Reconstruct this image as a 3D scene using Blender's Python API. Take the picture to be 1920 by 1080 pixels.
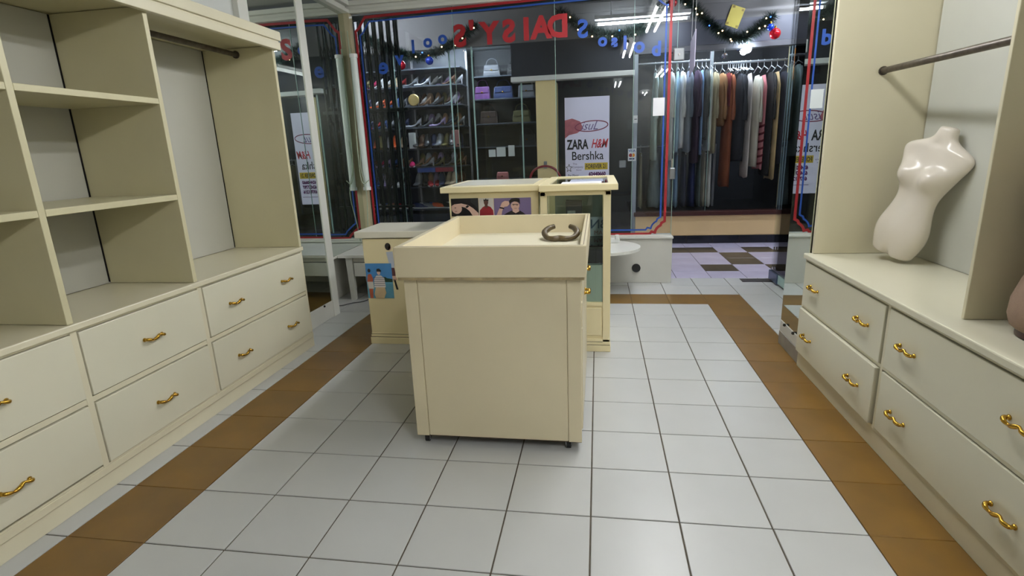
import bpy, bmesh, math, random
from mathutils import Vector, Matrix
random.seed(7)
S = bpy.context.scene
for o in list(bpy.data.objects): bpy.data.objects.remove(o)
COL = S.collection

# ---------------------------------------------------------------- camera
cd = bpy.data.cameras.new('camera'); cam = bpy.data.objects.new('camera', cd); COL.objects.link(cam)
yaw, pit, rol = -0.163697776, 0.252827735, -0.0393141917
fw = Vector((math.sin(yaw)*math.cos(pit), math.cos(yaw)*math.cos(pit), -math.sin(pit)))
rt = Vector((math.cos(yaw), -math.sin(yaw), 0)); up = rt.cross(fw)
r2 = rt*math.cos(rol) + up*math.sin(rol); u2 = -rt*math.sin(rol) + up*math.cos(rol)
m = Matrix(((r2.x, u2.x, -fw.x), (r2.y, u2.y, -fw.y), (r2.z, u2.z, -fw.z))).to_4x4()
m.translation = Vector((0.0227, -1.6361, 1.2546))
cam.matrix_world = m
cd.sensor_width = 36; cd.lens = 36*1006.06/1920; cd.clip_start = 0.02; cd.clip_end = 60
S.camera = cam

# ---------------------------------------------------------------- world, exposure
w = bpy.data.worlds.new('world'); S.world = w; w.use_nodes = True
w.node_tree.nodes['Background'].inputs[0].default_value = (0.55, 0.62, 0.68, 1)
w.node_tree.nodes['Background'].inputs[1].default_value = 0.25
S.view_settings.view_transform = 'Standard'; S.view_settings.look = 'None'
S.view_settings.exposure = 0.0; S.view_settings.gamma = 1; S.view_settings.use_curve_mapping = False

ROOM_LAMP = 86.0
FRONT_LAMP = 105.0
REAR_LAMP = 170.0        # emission of the ceiling tubes of the shop
SHOP_LAMP = 150.0        # tubes inside the shops across the corridor
CORR_LAMP = 60.0
HALL_FILL = 330.0        # tubes of the corridor, here the unseen ones added as fill

# ---------------------------------------------------------------- helpers
def lin(c):
    return tuple(((v/255)/12.92 if v/255 <= 0.04045 else ((v/255+0.055)/1.055)**2.4) for v in c)
MATS = {}
def mat(name, rgb, rough=0.5, metal=0.0, var=0.06, scale=3.0, bump=0.0, bscale=60.0, emit=0.0, stain=None, stain_at=0.66, coat=0.0, vr=0.0, stretch=(1,1,1)):
    if name in MATS: return MATS[name]
    m = bpy.data.materials.new(name); m.use_nodes = True; MATS[name] = m
    nt = m.node_tree; N = nt.nodes; L = nt.links; b = N['Principled BSDF']
    c = lin(rgb)
    b.inputs['Base Color'].default_value = (*c, 1); b.inputs['Roughness'].default_value = rough
    b.inputs['Metallic'].default_value = metal
    if coat: b.inputs['Coat Weight'].default_value = coat; b.inputs['Coat Roughness'].default_value = 0.08
    if emit:
        b.inputs['Emission Color'].default_value = (*c, 1); b.inputs['Emission Strength'].default_value = emit
        return m
    tc = N.new('ShaderNodeTexCoord'); mp = N.new('ShaderNodeMapping'); mp.inputs['Scale'].default_value = stretch
    L.new(tc.outputs['Object'], mp.inputs[0])
    src = None
    if var or stain:
        n = N.new('ShaderNodeTexNoise'); n.inputs['Scale'].default_value = scale; n.inputs['Detail'].default_value = 6
        L.new(mp.outputs[0], n.inputs['Vector'])
        r = N.new('ShaderNodeValToRGB'); r.color_ramp.elements[0].position = 0.3; r.color_ramp.elements[1].position = 0.7
        r.color_ramp.elements[0].color = (*[v*(1-var) for v in c], 1); r.color_ramp.elements[1].color = (*[min(1, v*(1+var)) for v in c], 1)
        L.new(n.outputs[0], r.inputs[0]); src = r.outputs[0]
    if vr:
        oi = N.new('ShaderNodeObjectInfo'); h = N.new('ShaderNodeHueSaturation'); mr = N.new('ShaderNodeMapRange')
        mr.inputs[3].default_value = 1-vr; mr.inputs[4].default_value = 1+vr
        L.new(oi.outputs['Random'], mr.inputs[0]); L.new(mr.outputs[0], h.inputs['Value']); L.new(src, h.inputs['Color']); src = h.outputs[0]
    if stain:
        n2 = N.new('ShaderNodeTexNoise'); n2.inputs['Scale'].default_value = scale*4.3; n2.inputs['Detail'].default_value = 9; n2.inputs['Roughness'].default_value = 0.7
        L.new(mp.outputs[0], n2.inputs['Vector'])
        r2_ = N.new('ShaderNodeValToRGB'); r2_.color_ramp.elements[0].position = stain_at; r2_.color_ramp.elements[1].position = stain_at+0.07
        L.new(n2.outputs[0], r2_.inputs[0])
        mx = N.new('ShaderNodeMix'); mx.data_type = 'RGBA'; L.new(r2_.outputs[0], mx.inputs[0]); L.new(src, mx.inputs[6])
        mx.inputs[7].default_value = (*lin(stain), 1); src = mx.outputs[2]
    if src: L.new(src, b.inputs['Base Color'])
    if bump:
        n3 = N.new('ShaderNodeTexNoise'); n3.inputs['Scale'].default_value = bscale; n3.inputs['Detail'].default_value = 4
        L.new(mp.outputs[0], n3.inputs['Vector'])
        bp = N.new('ShaderNodeBump'); bp.inputs['Strength'].default_value = bump; bp.inputs['Distance'].default_value = 0.002
        L.new(n3.outputs[0], bp.inputs['Height']); L.new(bp.outputs[0], b.inputs['Normal'])
    return m
def glass(name, tint=(0.93, 0.97, 0.95), ior=1.5, rough=0.0):
    if name in MATS: return MATS[name]
    m = bpy.data.materials.new(name); m.use_nodes = True; MATS[name] = m
    nt = m.node_tree; N = nt.nodes; L = nt.links; N.remove(N['Principled BSDF'])
    t = N.new('ShaderNodeBsdfTransparent'); t.inputs[0].default_value = (*tint, 1)
    g = N.new('ShaderNodeBsdfGlossy'); g.inputs['Roughness'].default_value = rough
    f = N.new('ShaderNodeFresnel'); f.inputs[0].default_value = ior
    x = N.new('ShaderNodeMixShader'); L.new(f.outputs[0], x.inputs[0]); L.new(t.outputs[0], x.inputs[1]); L.new(g.outputs[0], x.inputs[2])
    L.new(x.outputs[0], N['Material Output'].inputs[0]); return m

def box(bm, x0, x1, y0, y1, z0, z1, bev=0.0):
    if x0 > x1: x0, x1 = x1, x0
    if y0 > y1: y0, y1 = y1, y0
    if z0 > z1: z0, z1 = z1, z0
    v = [bm.verts.new(p) for p in ((x0,y0,z0),(x1,y0,z0),(x1,y1,z0),(x0,y1,z0),(x0,y0,z1),(x1,y0,z1),(x1,y1,z1),(x0,y1,z1))]
    f = [bm.faces.new([v[i] for i in q]) for q in ((3,2,1,0),(4,5,6,7),(0,1,5,4),(1,2,6,5),(2,3,7,6),(3,0,4,7))]
    if bev:
        es = list({e for a in f for e in a.edges})
        bmesh.ops.bevel(bm, geom=es, offset=bev, segments=2, affect='EDGES', profile=0.5)
def B(*boxes, bev=0.0):
    bm = bmesh.new()
    for b in boxes: box(bm, *b, bev=bev)
    return bm
def tube(bm, pts, rad, n=10, caps=True):
    pts = [Vector(p) for p in pts]; rads = rad if isinstance(rad, (list, tuple)) else [rad]*len(pts)
    rings = []; prev = None
    for i, p in enumerate(pts):
        d = (pts[min(i+1, len(pts)-1)] - pts[max(i-1, 0)]).normalized()
        if prev is None:
            a = Vector((0,0,1)) if abs(d.z) < 0.9 else Vector((1,0,0)); u = d.cross(a).normalized()
        else:
            u = (prev - d*prev.dot(d)).normalized()
        prev = u; v = d.cross(u)
        rings.append([bm.verts.new(p + (u*math.cos(2*math.pi*k/n) + v*math.sin(2*math.pi*k/n))*rads[i]) for k in range(n)])
    for a, b in zip(rings, rings[1:]):
        for k in range(n): bm.faces.new((a[k], a[(k+1)%n], b[(k+1)%n], b[k]))
    if caps: bm.faces.new(rings[0][::-1]); bm.faces.new(rings[-1])
    return bm
def T(pts, rad, n=10): return tube(bmesh.new(), pts, rad, n)
def loft(bm, rings, closed=True, caps=True):
    vs = [[bm.verts.new(p) for p in r] for r in rings]; n = len(vs[0])
    for a, b in zip(vs, vs[1:]):
        for k in range(n if closed else n-1): bm.faces.new((a[k], a[(k+1)%n], b[(k+1)%n], b[k]))
    if caps and closed: bm.faces.new(vs[0][::-1]); bm.faces.new(vs[-1])
    return bm
def lathe(bm, prof, c=(0,0,0), n=20, axis='z'):
    rings = []
    for r, h in prof:
        ring = []
        for k in range(n):
            a = 2*math.pi*k/n; q = (r*math.cos(a), r*math.sin(a), h)
            if axis == 'y': q = (q[0], h, q[1])
            if axis == 'x': q = (h, q[0], q[1])
            ring.append((c[0]+q[0], c[1]+q[1], c[2]+q[2]))
        rings.append(ring)
    return loft(bm, rings)
def smooth_path(pts, k=6):
    P = [Vector(p) for p in pts]; P = [P[0]*2-P[1]] + P + [P[-1]*2-P[-2]]; out = []
    for i in range(1, len(P)-2):
        for j in range(k):
            t = j/k; a, b, c, d = P[i-1:i+3]
            out.append(0.5*((2*b)+(c-a)*t+(2*a-5*b+4*c-d)*t*t+(3*b-a-3*c+d)*t**3))
    out.append(P[-2]); return out
OFF = {}
def thing(name, label, cat, loc=(0,0,0), group=None, kind=None):
    o = bpy.data.objects.new(name, None); COL.objects.link(o); o.location = loc; o.empty_display_size = 0.05
    OFF[o] = Vector(loc)
    if label: o['label'] = label
    if cat: o['category'] = cat
    if group: o['group'] = group
    if kind: o['kind'] = kind
    return o
def obj(name, bm, ma, parent=None, smooth=False, label=None, cat=None, group=None, kind=None, loc=None):
    """link one mesh; bm is given in world coordinates, moved into its parent's frame (or around loc)"""
    off = OFF.get(parent, Vector((0,0,0))) if parent else Vector(loc or (0,0,0))
    if isinstance(bm, bpy.types.Mesh): me = bm
    else:
        bmesh.ops.recalc_face_normals(bm, faces=bm.faces)
        if off.length: bmesh.ops.translate(bm, verts=bm.verts, vec=-off)
        me = bpy.data.meshes.new(name); bm.to_mesh(me); bm.free()
    if smooth:
        for p in me.polygons: p.use_smooth = True
    if not me.materials: me.materials.append(ma)
    o = bpy.data.objects.new(name, me); COL.objects.link(o)
    if parent: o.parent = parent; OFF[o] = off
    else: o.location = off; OFF[o] = off
    if smooth == 'auto':
        for p in me.polygons: p.use_smooth = True
        md = o.modifiers.new('edges', 'EDGE_SPLIT'); md.split_angle = math.radians(35)
    if label: o['label'] = label
    if cat: o['category'] = cat
    if group: o['group'] = group
    if kind: o['kind'] = kind
    return o
def struct(name, bm, ma, smooth=False): return obj(name, bm, ma, kind='structure', smooth=smooth)
def copy_tree(o, parent=None):
    c = o.copy(); COL.objects.link(c); c.parent = parent
    for ch in o.children: copy_tree(ch, c)
    return c
def text_bm(s, size, x, y, z, bold=0.0, mirror=False, shear=0.0, sx=1.0, face=-1):
    """flat lettering standing upright in an x-z plane, read from -y (mirrored when it is read from +y)"""
    cu = bpy.data.curves.new('t', 'FONT'); cu.body = s; cu.size = size; cu.align_x = 'CENTER'; cu.offset = bold; cu.shear = shear; cu.resolution_u = 3
    to = bpy.data.objects.new('t', cu); COL.objects.link(to)
    dg = bpy.context.evaluated_depsgraph_get(); me = bpy.data.meshes.new_from_object(to.evaluated_get(dg))
    bpy.data.objects.remove(to); bm = bmesh.new(); bm.from_mesh(me); bpy.data.meshes.remove(me)
    k = -1 if mirror else 1
    for v in bm.verts: v.co = Vector((x + v.co.x*sx*k, y, z + v.co.y))
    return bm
def poly_bm(pts, y, th=0.0):
    bm = bmesh.new(); vs = [bm.verts.new((p[0], y, p[1])) for p in pts]; bm.faces.new(vs)
    bmesh.ops.triangulate(bm, faces=bm.faces); return bm

# ---------------------------------------------------------------- materials
cream   = mat('cream_lacquer', (214,207,180), 0.28, var=0.035, scale=2.2, bump=0.12, bscale=35, stain=(150,138,104), stain_at=0.80)
cream_s = mat('cream_shelf_lacquer', (200,193,158), 0.32, var=0.04, scale=2.2, bump=0.12, bscale=35, stain=(150,138,104), stain_at=0.80)
cream_d = mat('cream_drawer_lacquer', (213,209,187), 0.30, var=0.03, scale=1.7, bump=0.12, bscale=30, stain=(150,140,110), stain_at=0.82)
creamY  = mat('yellowed_cream_lacquer', (238,225,182), 0.30, var=0.04, scale=2.5, bump=0.1, bscale=35, stain=(120,96,60), stain_at=0.78)
island_m= mat('island_cream_lacquer', (216,204,172), 0.33, var=0.04, scale=2.4, bump=0.14, bscale=30, stain=(130,108,76), stain_at=0.79)
inner_l = mat('shelf_back_paint', (178,177,166), 0.5, var=0.03, scale=1.5)
inner_m = mat('pale_back_panel_paint', (196,197,188), 0.5, var=0.03, scale=1.5)
edge_m  = mat('worn_dark_wood_edge', (70,52,34), 0.8, var=0.3, scale=30)
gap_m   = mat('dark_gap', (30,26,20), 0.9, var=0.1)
tile_w  = mat('white_glazed_tile', (188,189,187), 0.32, var=0.018, scale=5, vr=0.018, stain=(150,150,146), stain_at=0.86, bump=0.03, bscale=12)
tile_b  = mat('brown_glazed_tile', (110,80,27), 0.38, var=0.16, scale=4, vr=0.06, stain=(120,80,40), stain_at=0.76)
tile_p  = mat('lilac_stone_tile', (190,184,206), 0.22, var=0.06, scale=4, vr=0.03)
tile_k  = mat('dark_olive_tile', (62,58,52), 0.25, var=0.10, scale=5, vr=0.05)
grout   = mat('brown_grout', (82,74,62), 0.9, var=0.25, scale=25)
wall_w  = mat('white_wall_paint', (205,207,203), 0.6, var=0.03, scale=1.2)
ceil_m  = mat('ceiling_paint', (165,165,160), 0.8, var=0.03, scale=1)
knee_m  = mat('scuffed_grey_plaster', (205,204,196), 0.55, var=0.06, scale=3, stain=(150,146,134), stain_at=0.68)
alu     = mat('white_painted_aluminium', (214,214,206), 0.35, var=0.03, scale=4)
tan_post= mat('tan_painted_post', (176,166,136), 0.4, var=0.08, scale=4)
brass   = mat('polished_brass', (192,152,62), 0.22, metal=1.0, var=0.05, scale=20)
chrome  = mat('chrome', (200,200,205), 0.15, metal=1.0, var=0)
steel   = mat('tarnished_steel_pipe', (84,76,66), 0.42, metal=0.55, var=0.35, scale=40, stain=(160,156,146), stain_at=0.62)
rubber  = mat('black_rubber', (24,24,26), 0.5, var=0)
black_m = mat('dark_green_black_metal', (26,36,34), 0.28, metal=0.3, var=0.25, scale=8)
mirror_m= mat('mirror_silver', (214,222,216), 0.0, metal=1.0, var=0)
glass_m = glass('clear_shop_glass', (0.97, 0.985, 0.98), ior=1.38)
glass_f = glass('thin_case_glass', (0.90,0.95,0.93))
glassedge = mat('green_glass_edge', (150,178,168), 0.25, var=0.1, scale=10)
red_p   = mat('red_sign_paint', (150,22,30), 0.5, var=0.05)
blue_p  = mat('blue_sign_paint', (26,72,158), 0.5, var=0.05)
white_p = mat('white_plastic', (225,226,224), 0.4, var=0.02)
tube_off= mat('unlit_tube_glass', (214,222,218), 0.3, var=0.03)
tube_on = mat('lit_tube_room', (243,244,246), emit=ROOM_LAMP)
tube_re = mat('lit_tube_rear', (243,244,246), emit=REAR_LAMP)
tube_fr = mat('lit_tube_front', (243,244,246), emit=FRONT_LAMP)
tube_fill = mat('hall_fill_tube', (226,236,255), emit=HALL_FILL)
tube_sh = mat('lit_tube_shops', (226,240,255), emit=SHOP_LAMP)
tube_co = mat('lit_tube_corridor', (228,240,255), emit=CORR_LAMP)
dark_in = mat('dark_shop_interior', (24,27,34), 0.6, var=0.2, scale=2)
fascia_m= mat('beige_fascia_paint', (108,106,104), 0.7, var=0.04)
peach_m = mat('peach_plinth_paint', (232,200,146), 0.5, var=0.03, scale=2)
pillar_m= mat('cream_pillar_paint', (222,202,146), 0.5, var=0.03, scale=2)
sill_m  = mat('dark_red_brown_wood', (66,34,28), 0.35, var=0.15, scale=12, stretch=(1,8,8))
tile_blk= mat('black_skirting_tile', (26,28,34), 0.2, var=0.1)
shelf_m = mat('grey_shelf_board', (62,68,78), 0.4, var=0.08)

# ================================================================= STRUCTURE
# ---- floor with single tiles
fl = struct('floor', B((-2.6, 1.72, -2.7, 3.545, -0.05, -0.004)), grout)
xs = [-2.415, -2.115, -1.815, -1.51, -1.205, -0.90, -0.60, -0.30, 0.0, 0.30, 0.60, 0.895, 1.20, 1.50, 1.66]
ys = [0.2955*j for j in range(-7, 13)]
tile_mesh = {}
def tile(parent, x0, x1, y0, y1, ma, g=0.0028, z1=0.0, z0=-0.006):
    key = (round(x1-x0, 4), round(y1-y0, 4), ma.name)
    if key not in tile_mesh:
        bm = bmesh.new(); hx, hy = (x1-x0)/2-g, (y1-y0)/2-g; c = 0.0015
        box(bm, -hx, hx, -hy, hy, z0, z1-0.0012)
        top = [bm.verts.new(p) for p in ((-hx+c,-hy+c,z1),(hx-c,-hy+c,z1),(hx-c,hy-c,z1),(-hx+c,hy-c,z1))]
        tf = max(bm.faces, key=lambda f: f.calc_center_median().z if len(f.verts) == 4 else -9)
        bv = [v for v in tf.verts]; bm.faces.remove(tf)
        bv.sort(key=lambda v: math.atan2(v.co.y, v.co.x)); tv = sorted(top, key=lambda v: math.atan2(v.co.y, v.co.x))
        for k in range(4): bm.faces.new((bv[k], bv[(k+1)%4], tv[(k+1)%4], tv[k]))
        bm.faces.new(tv); bmesh.ops.recalc_face_normals(bm, faces=bm.faces)
        me = bpy.data.meshes.new('tile'); bm.to_mesh(me); bm.free(); me.materials.append(ma); tile_mesh[key] = me
    o = bpy.data.objects.new('tile', tile_mesh[key]); COL.objects.link(o); o.parent = parent
    o.location = ((x0+x1)/2, (y0+y1)/2, random.uniform(-0.0004, 0.0004))
for i in range(len(xs)-1):
    for j in range(len(ys)-1):
        if j < 3 and False: continue
        yc = (ys[j]+ys[j+1])/2; xc = (xs[i]+xs[i+1])/2
        br = (-1.815 < xc < -1.51 and yc < 2.955) or (0.895 < xc < 1.20 and yc < 2.955) or (-1.815 < xc < 1.20 and 2.66 < yc < 2.955)
        tile(fl, xs[i], xs[i+1], ys[j], ys[j+1], tile_b if br else tile_w, 0.0008 if br else 0.0028)
# ---- corridor floor
cf = struct('floor.001', B((-5.2, 3.6, 3.546, 7.2, -0.05, -0.004)), grout)
cx = [-3.85+0.3225*k for k in range(0, 22)]; off = 1.09 - min(cx, key=lambda v: abs(v-1.09)); cx = [v+off for v in cx]
cyy = [3.546, 3.84, 4.155, 4.48, 4.815, 5.15, 5.49]
dark = {(0,1),(0,4),(2,4),(1,2),(1,3),(2,1),(-2,2),(-3,4),(-4,1),(-6,3),(4,3),(-1,4)}
k0 = min(range(len(cx)), key=lambda k: abs(cx[k]-1.09))
for i in range(len(cx)-1):
    for j in range(len(cyy)-1):
        tile(cf, cx[i], cx[i+1], cyy[j], cyy[j+1], tile_k if (i-k0, j) in dark else tile_p)

struct('ceiling', B((-2.6, 1.8, -2.7, 3.56, 2.64, 2.70)), ceil_m)
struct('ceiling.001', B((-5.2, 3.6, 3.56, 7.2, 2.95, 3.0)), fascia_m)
struct('wall_left', B((-2.42, -2.372, -2.7, 3.56, 0, 2.64), (-2.42, -2.13, -1.6, 1.59, 2.0, 2.64)), wall_w)
struct('wall_right', B((1.64, 1.70, -2.7, 3.56, 0, 2.64)), wall_w)
struct('wall_back', B((-2.42, 1.70, -2.75, -2.7, 0, 2.64)), mat('grey_wall_paint', (150,148,140), 0.7, var=0.03))
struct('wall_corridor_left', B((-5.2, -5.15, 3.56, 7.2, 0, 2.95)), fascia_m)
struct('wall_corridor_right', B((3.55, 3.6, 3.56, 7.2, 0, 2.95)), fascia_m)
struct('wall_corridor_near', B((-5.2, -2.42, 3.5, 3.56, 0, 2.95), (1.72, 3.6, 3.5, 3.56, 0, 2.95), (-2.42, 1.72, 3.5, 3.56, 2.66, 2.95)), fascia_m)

# ---- knee walls under the shop window
kn = bmesh.new(); box(kn, -2.37, 0.693, 3.36, 3.56, 0, 0.415, bev=0.004); box(kn, -2.37, 0.70, 3.345, 3.57, 0.415, 0.432, bev=0.003)
kw = struct('wall_front', kn, knee_m)
hb = bmesh.new(); lathe(hb, [(0.040, -0.010), (0.040, 0.0), (0.033, 0.0), (0.031, 0.008)], (0.375, 3.36, 0.142), 24, 'y'); obj('drain_hole', hb, rubber, kw)
kl = bmesh.new(); box(kl, -2.372, -2.30, 2.28, 3.345, 0, 0.385, bev=0.004); box(kl, -2.372, -2.24, 2.28, 3.345, 0.385, 0.41, bev=0.006)
struct('wall_left.001', kl, knee_m)

# ---- shop window: pane joints, posts, header, painted border and lettering
win = thing('window_1', None, None, (-0.8, 3.45, 0.43), kind='structure')
for i, (a, b) in enumerate([(-2.20, -1.262), (-1.258, -0.352), (-0.348, 0.325), (0.329, 0.685)]):
    obj('glass_pane', B((a, b, 3.446, 3.454, 0.433, 2.50)), glass_m, win)
for x in (-1.26, -0.35, 0.327, 0.687):
    obj('pane_joint', B((x-0.002, x+0.002, 3.4455, 3.4545, 0.433, 2.50)), glassedge, win)
obj('corner_post', B((-2.262, -2.205, 3.39, 3.47, 0.43, 2.50), bev=0.004), tan_post, win)
hd = bmesh.new()
box(hd, -2.28, 1.63, 3.40, 3.50, 2.50, 2.53, bev=0.003); box(hd, -2.28, 1.63, 3.42, 3.48, 2.53, 2.56); box(hd, -2.28, 1.63, 3.38, 3.50, 2.56, 2.60, bev=0.004)
obj('header_rail', hd, alu, win)
obj('bottom_rail', B((-2.2, 0.69, 3.435, 3.465, 0.431, 0.441)), alu, win)
def band(path, half, y):
    """flat painted stripe along a polyline in the plane of the glass"""
    bm = bmesh.new(); P = [Vector(p) for p in path]; L = []; R = []
    for i, p in enumerate(P):
        d1 = (P[i]-P[i-1]).normalized() if i else (P[1]-P[0]).normalized()
        d2 = (P[i+1]-P[i]).normalized() if i < len(P)-1 else d1
        n1 = Vector((-d1.y, d1.x)); n2 = Vector((-d2.y, d2.x)); n = (n1+n2).normalized(); k = half/max(0.35, n.dot(n1))
        L.append(bm.verts.new((p.x+n.x*k, y, p.y+n.y*k))); R.append(bm.verts.new((p.x-n.x*k, y, p.y-n.y*k)))
    for i in range(len(P)-1): bm.faces.new((L[i], L[i+1], R[i+1], R[i]))
    return bm
def border(o):
    r, l, b, t = 0.628-o, -2.175+o, 0.447+o, 2.465-o; q = 0.045
    arc = lambda cx_, cz, a0, a1: [(cx_+0.085*math.cos(math.radians(a0+(a1-a0)*k/5)), cz+0.085*math.sin(math.radians(a0+(a1-a0)*k/5))) for k in range(6)]
    p = [(r, 1.4), (r, b+0.115), (r-0.028, b+0.10)] + arc(r, b, 100, 172)[1:] + [(r-0.115, b+0.02), (r-0.13, b)]
    p += [(l+0.12, b), (l+0.10, b+0.03), (l+0.03, b+0.09), (l, b+0.11)]
    p += [(l, t-0.11), (l+0.03, t-0.09), (l+0.075, t-0.03), (l+0.10, t)]
    p += [(r-0.12, t), (r-0.10, t-0.03), (r-0.03, t-0.09), (r, t-0.11), (r, 1.4)]
    return [(a, b_ + (0.05*(a-l)/(r-l) if b_ > 1.5 else 0)) for a, b_ in p]
obj('painted_red_line', band(border(0), 0.0115, 3.4435), red_p, win)
obj('painted_blue_line', band(border(0.038), 0.0075, 3.4435), blue_p, win)
for s, x, z in (("S", -1.20, 2.17), ("'", -1.09, 2.19), ("Y", -0.93, 2.175), ("S", -0.755, 2.18), ("I", -0.60, 2.185), ("A", -0.47, 2.19), ("D", -0.325, 2.19)):
    obj('painted_letter', text_bm(s, 0.245, x, 3.4425, z, bold=0.011, mirror=True), red_p, win)
for s, x, z, sz in (("b", 0.515, 1.985, 0.16), ("o", 0.37, 2.02, 0.17), ("l", 0.25, 2.05, 0.15), ("s", 0.16, 2.08, 0.14), ("o", 0.06, 2.09, 0.14), ("S", -0.11, 2.17, 0.20),
                    ("o", -1.36, 2.20, 0.15), ("o", -1.50, 2.18, 0.15), ("l", -1.64, 2.14, 0.15), ("v", -1.78, 2.05, 0.16), ("e", -1.94, 1.98, 0.20)):
    obj('painted_letter', text_bm(s, sz, x, 3.4425, z, bold=0.006, mirror=True), blue_p, win)
# glass door swung open against the right wall
dr = thing('door_1', None, None, (1.58, 3.46, 0), kind='structure')
obj('glass_leaf', B((1.585, 1.595, 2.62, 3.46, 0.10, 2.36)), glass_m, dr)
obj('leaf_edge', B((1.5845, 1.5955, 2.615, 2.62, 0.02, 2.36)), glassedge, dr)
obj('patch_fitting', B((1.572, 1.608, 3.24, 3.47, 0.015, 0.10), bev=0.004), mat('blue_grey_fitting', (74,88,112), 0.3, metal=0.6, var=0.05), dr)
obj('patch_fitting', B((1.572, 1.608, 3.24, 3.47, 2.36, 2.44), bev=0.004), chrome, dr)
obj('bottom_edge', B((1.583, 1.597, 2.62, 3.24, 0.02, 0.10)), glassedge, dr)
struct('trim_1', B((1.33, 1.62, 3.385, 3.50, 0.0, 0.006), bev=0.001), mat('floor_spring_plate', (86,84,88), 0.35, metal=0.7, var=0.1))
# side header above the left mirrors, and the jamb on the right
sh = bmesh.new(); box(sh, -2.37, -2.20, 1.59, 3.40, 2.50, 2.53, bev=0.003); box(sh, -2.37, -2.235, 1.59, 3.40, 2.53, 2.56); box(sh, -2.37, -2.19, 1.59, 3.40, 2.56, 2.60, bev=0.004)
struct('trim_2', sh, alu)
struct('trim_3', B((1.15, 1.64, 1.446, 1.80, 2.12, 2.64), (1.205, 1.64, 1.446, 1.79, 0.0, 2.12)), wall_w)

# ---------------------------------------------------------------- mirrors
def slab(p, ang, y0, y1, z0, z1, t0, t1, bev=0):
    """upright slab along y through point p (x at y=p[1]); turned by ang about the vertical; t0..t1 is its depth in x"""
    bm = bmesh.new(); box(bm, t0, t1, y0-p[1], y1-p[1], z0, z1, bev=bev)
    bmesh.ops.rotate(bm, verts=bm.verts, cent=(0,0,0), matrix=Matrix.Rotation(ang, 3, 'Z'))
    bmesh.ops.translate(bm, verts=bm.verts, vec=(p[0], p[1], 0)); return bm
aL = math.radians(-1.4); pL = (-2.09, 2.0)
ml = thing('wall_mirror', 'tall mirror with white frame posts beside the left shelves', 'mirror', (-2.09, 2.0, 0))
obj('mirror_glass', slab(pL, aL, 1.62, 2.24, 0.135, 2.52, -0.006, 0.0), mirror_m, ml)
obj('frame_post', slab(pL, aL, 2.235, 2.325, 0.0, 2.56, -0.03, 0.008, 0.003), alu, ml)
obj('frame_post', slab(pL, aL, 1.585, 1.68, 0.0, 2.56, -0.03, 0.008, 0.003), alu, ml)
obj('skirting', slab(pL, aL, 1.585, 2.33, 0.0, 0.135, -0.05, 0.004, 0.003), knee_m, ml)
obj('backing', slab(pL, aL, 1.60, 2.33, 0.0, 2.58, -0.10, -0.007), gap_m, ml)
for y in (1.80, 2.10):
    c = lathe(bmesh.new(), [(0.008, 0), (0.009, 0.006), (0.006, 0.012), (0.001, 0.014)], (-2.086, y, 0.125), 10, 'x'); obj('mirror_clip', c, gap_m, ml, True)
aL2 = math.radians(1.3); pL2 = (-2.245, 2.9)
m2 = thing('wall_mirror', 'recessed mirror above the side ledge next to the corner post', 'mirror', (-2.245, 2.9, 0.41))
obj('mirror_glass', slab(pL2, aL2, 2.345, 3.39, 0.411, 2.50, -0.006, 0.0), mirror_m, m2)
obj('dark_edge', slab(pL2, aL2, 2.325, 2.35, 0.411, 2.50, -0.01, 0.01), gap_m, m2)
aR = math.radians(-0.75); pR = (1.16, 1.62)
mr_ = thing('wall_mirror', 'narrow mirror strip at the end of the right drawer cabinet', 'mirror', (1.16, 1.62, 0))
obj('mirror_glass', slab(pR, aR, 1.446, 1.80, 0.155, 2.12, 0.0, 0.006), mirror_m, mr_)
obj('skirting', slab(pR, aR, 1.446, 1.80, 0.0, 0.085, -0.006, 0.05, 0.003), mat('scuffed_dark_skirting', (140,136,128), 0.5, var=0.2, scale=8), mr_)
obj('lower_rail', slab(pR, aR, 1.446, 1.80, 0.085, 0.155, -0.003, 0.05, 0.003), knee_m, mr_)
obj('backing', slab(pR, aR, 1.446, 1.80, 0.0, 2.12, 0.008, 0.05), gap_m, mr_)
for y in (1.55, 1.70):
    c = lathe(bmesh.new(), [(0.001, -0.016), (0.008, -0.012), (0.010, -0.004), (0.008, 0)], (1.158, y, 0.15), 10, 'x'); obj('mirror_clip', c, gap_m, mr_, True)

# ================================================================= LAMPS OF THE SHOP
def tube_lamp(p0, p1, ma, label, group=None, housing=True, cat='ceiling lamp', name='tube_lamp', r=0.014, hang=None):
    p0, p1 = Vector(p0), Vector(p1); t = thing(name, label, cat, tuple((p0+p1)/2), group)
    d = (p1-p0).normalized(); side = Vector((-d.y, d.x, 0)) if abs(d.z) < 0.5 else Vector((1,0,0))
    obj('tube', T([p0, p1], r, 12), ma, t, 'auto')
    for e, s in ((p0, -1), (p1, 1)):
        obj('end_cap', T([e, e+d*s*0.03], r*1.25, 12), white_p, t, 'auto')
    if housing:
        bm = bmesh.new(); h = Vector((0,0,0.045)); a, b = p0-d*0.04, p1+d*0.04
        rings = [[q+h-side*0.045, q+h+side*0.045, q+h+side*0.03+Vector((0,0,0.04)), q+h-side*0.03+Vector((0,0,0.04))] for q in (a, b)]
        loft(bm, rings); obj('housing', bm, white_p, t)
    if hang:
        for f in (0.15, 0.85):
            q = p0.lerp(p1, f); obj('suspension_rod', T([(q.x, q.y, q.z+(0.08 if housing else r)), (q.x, q.y, hang)], 0.006, 8), white_p, t)
    return t
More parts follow.
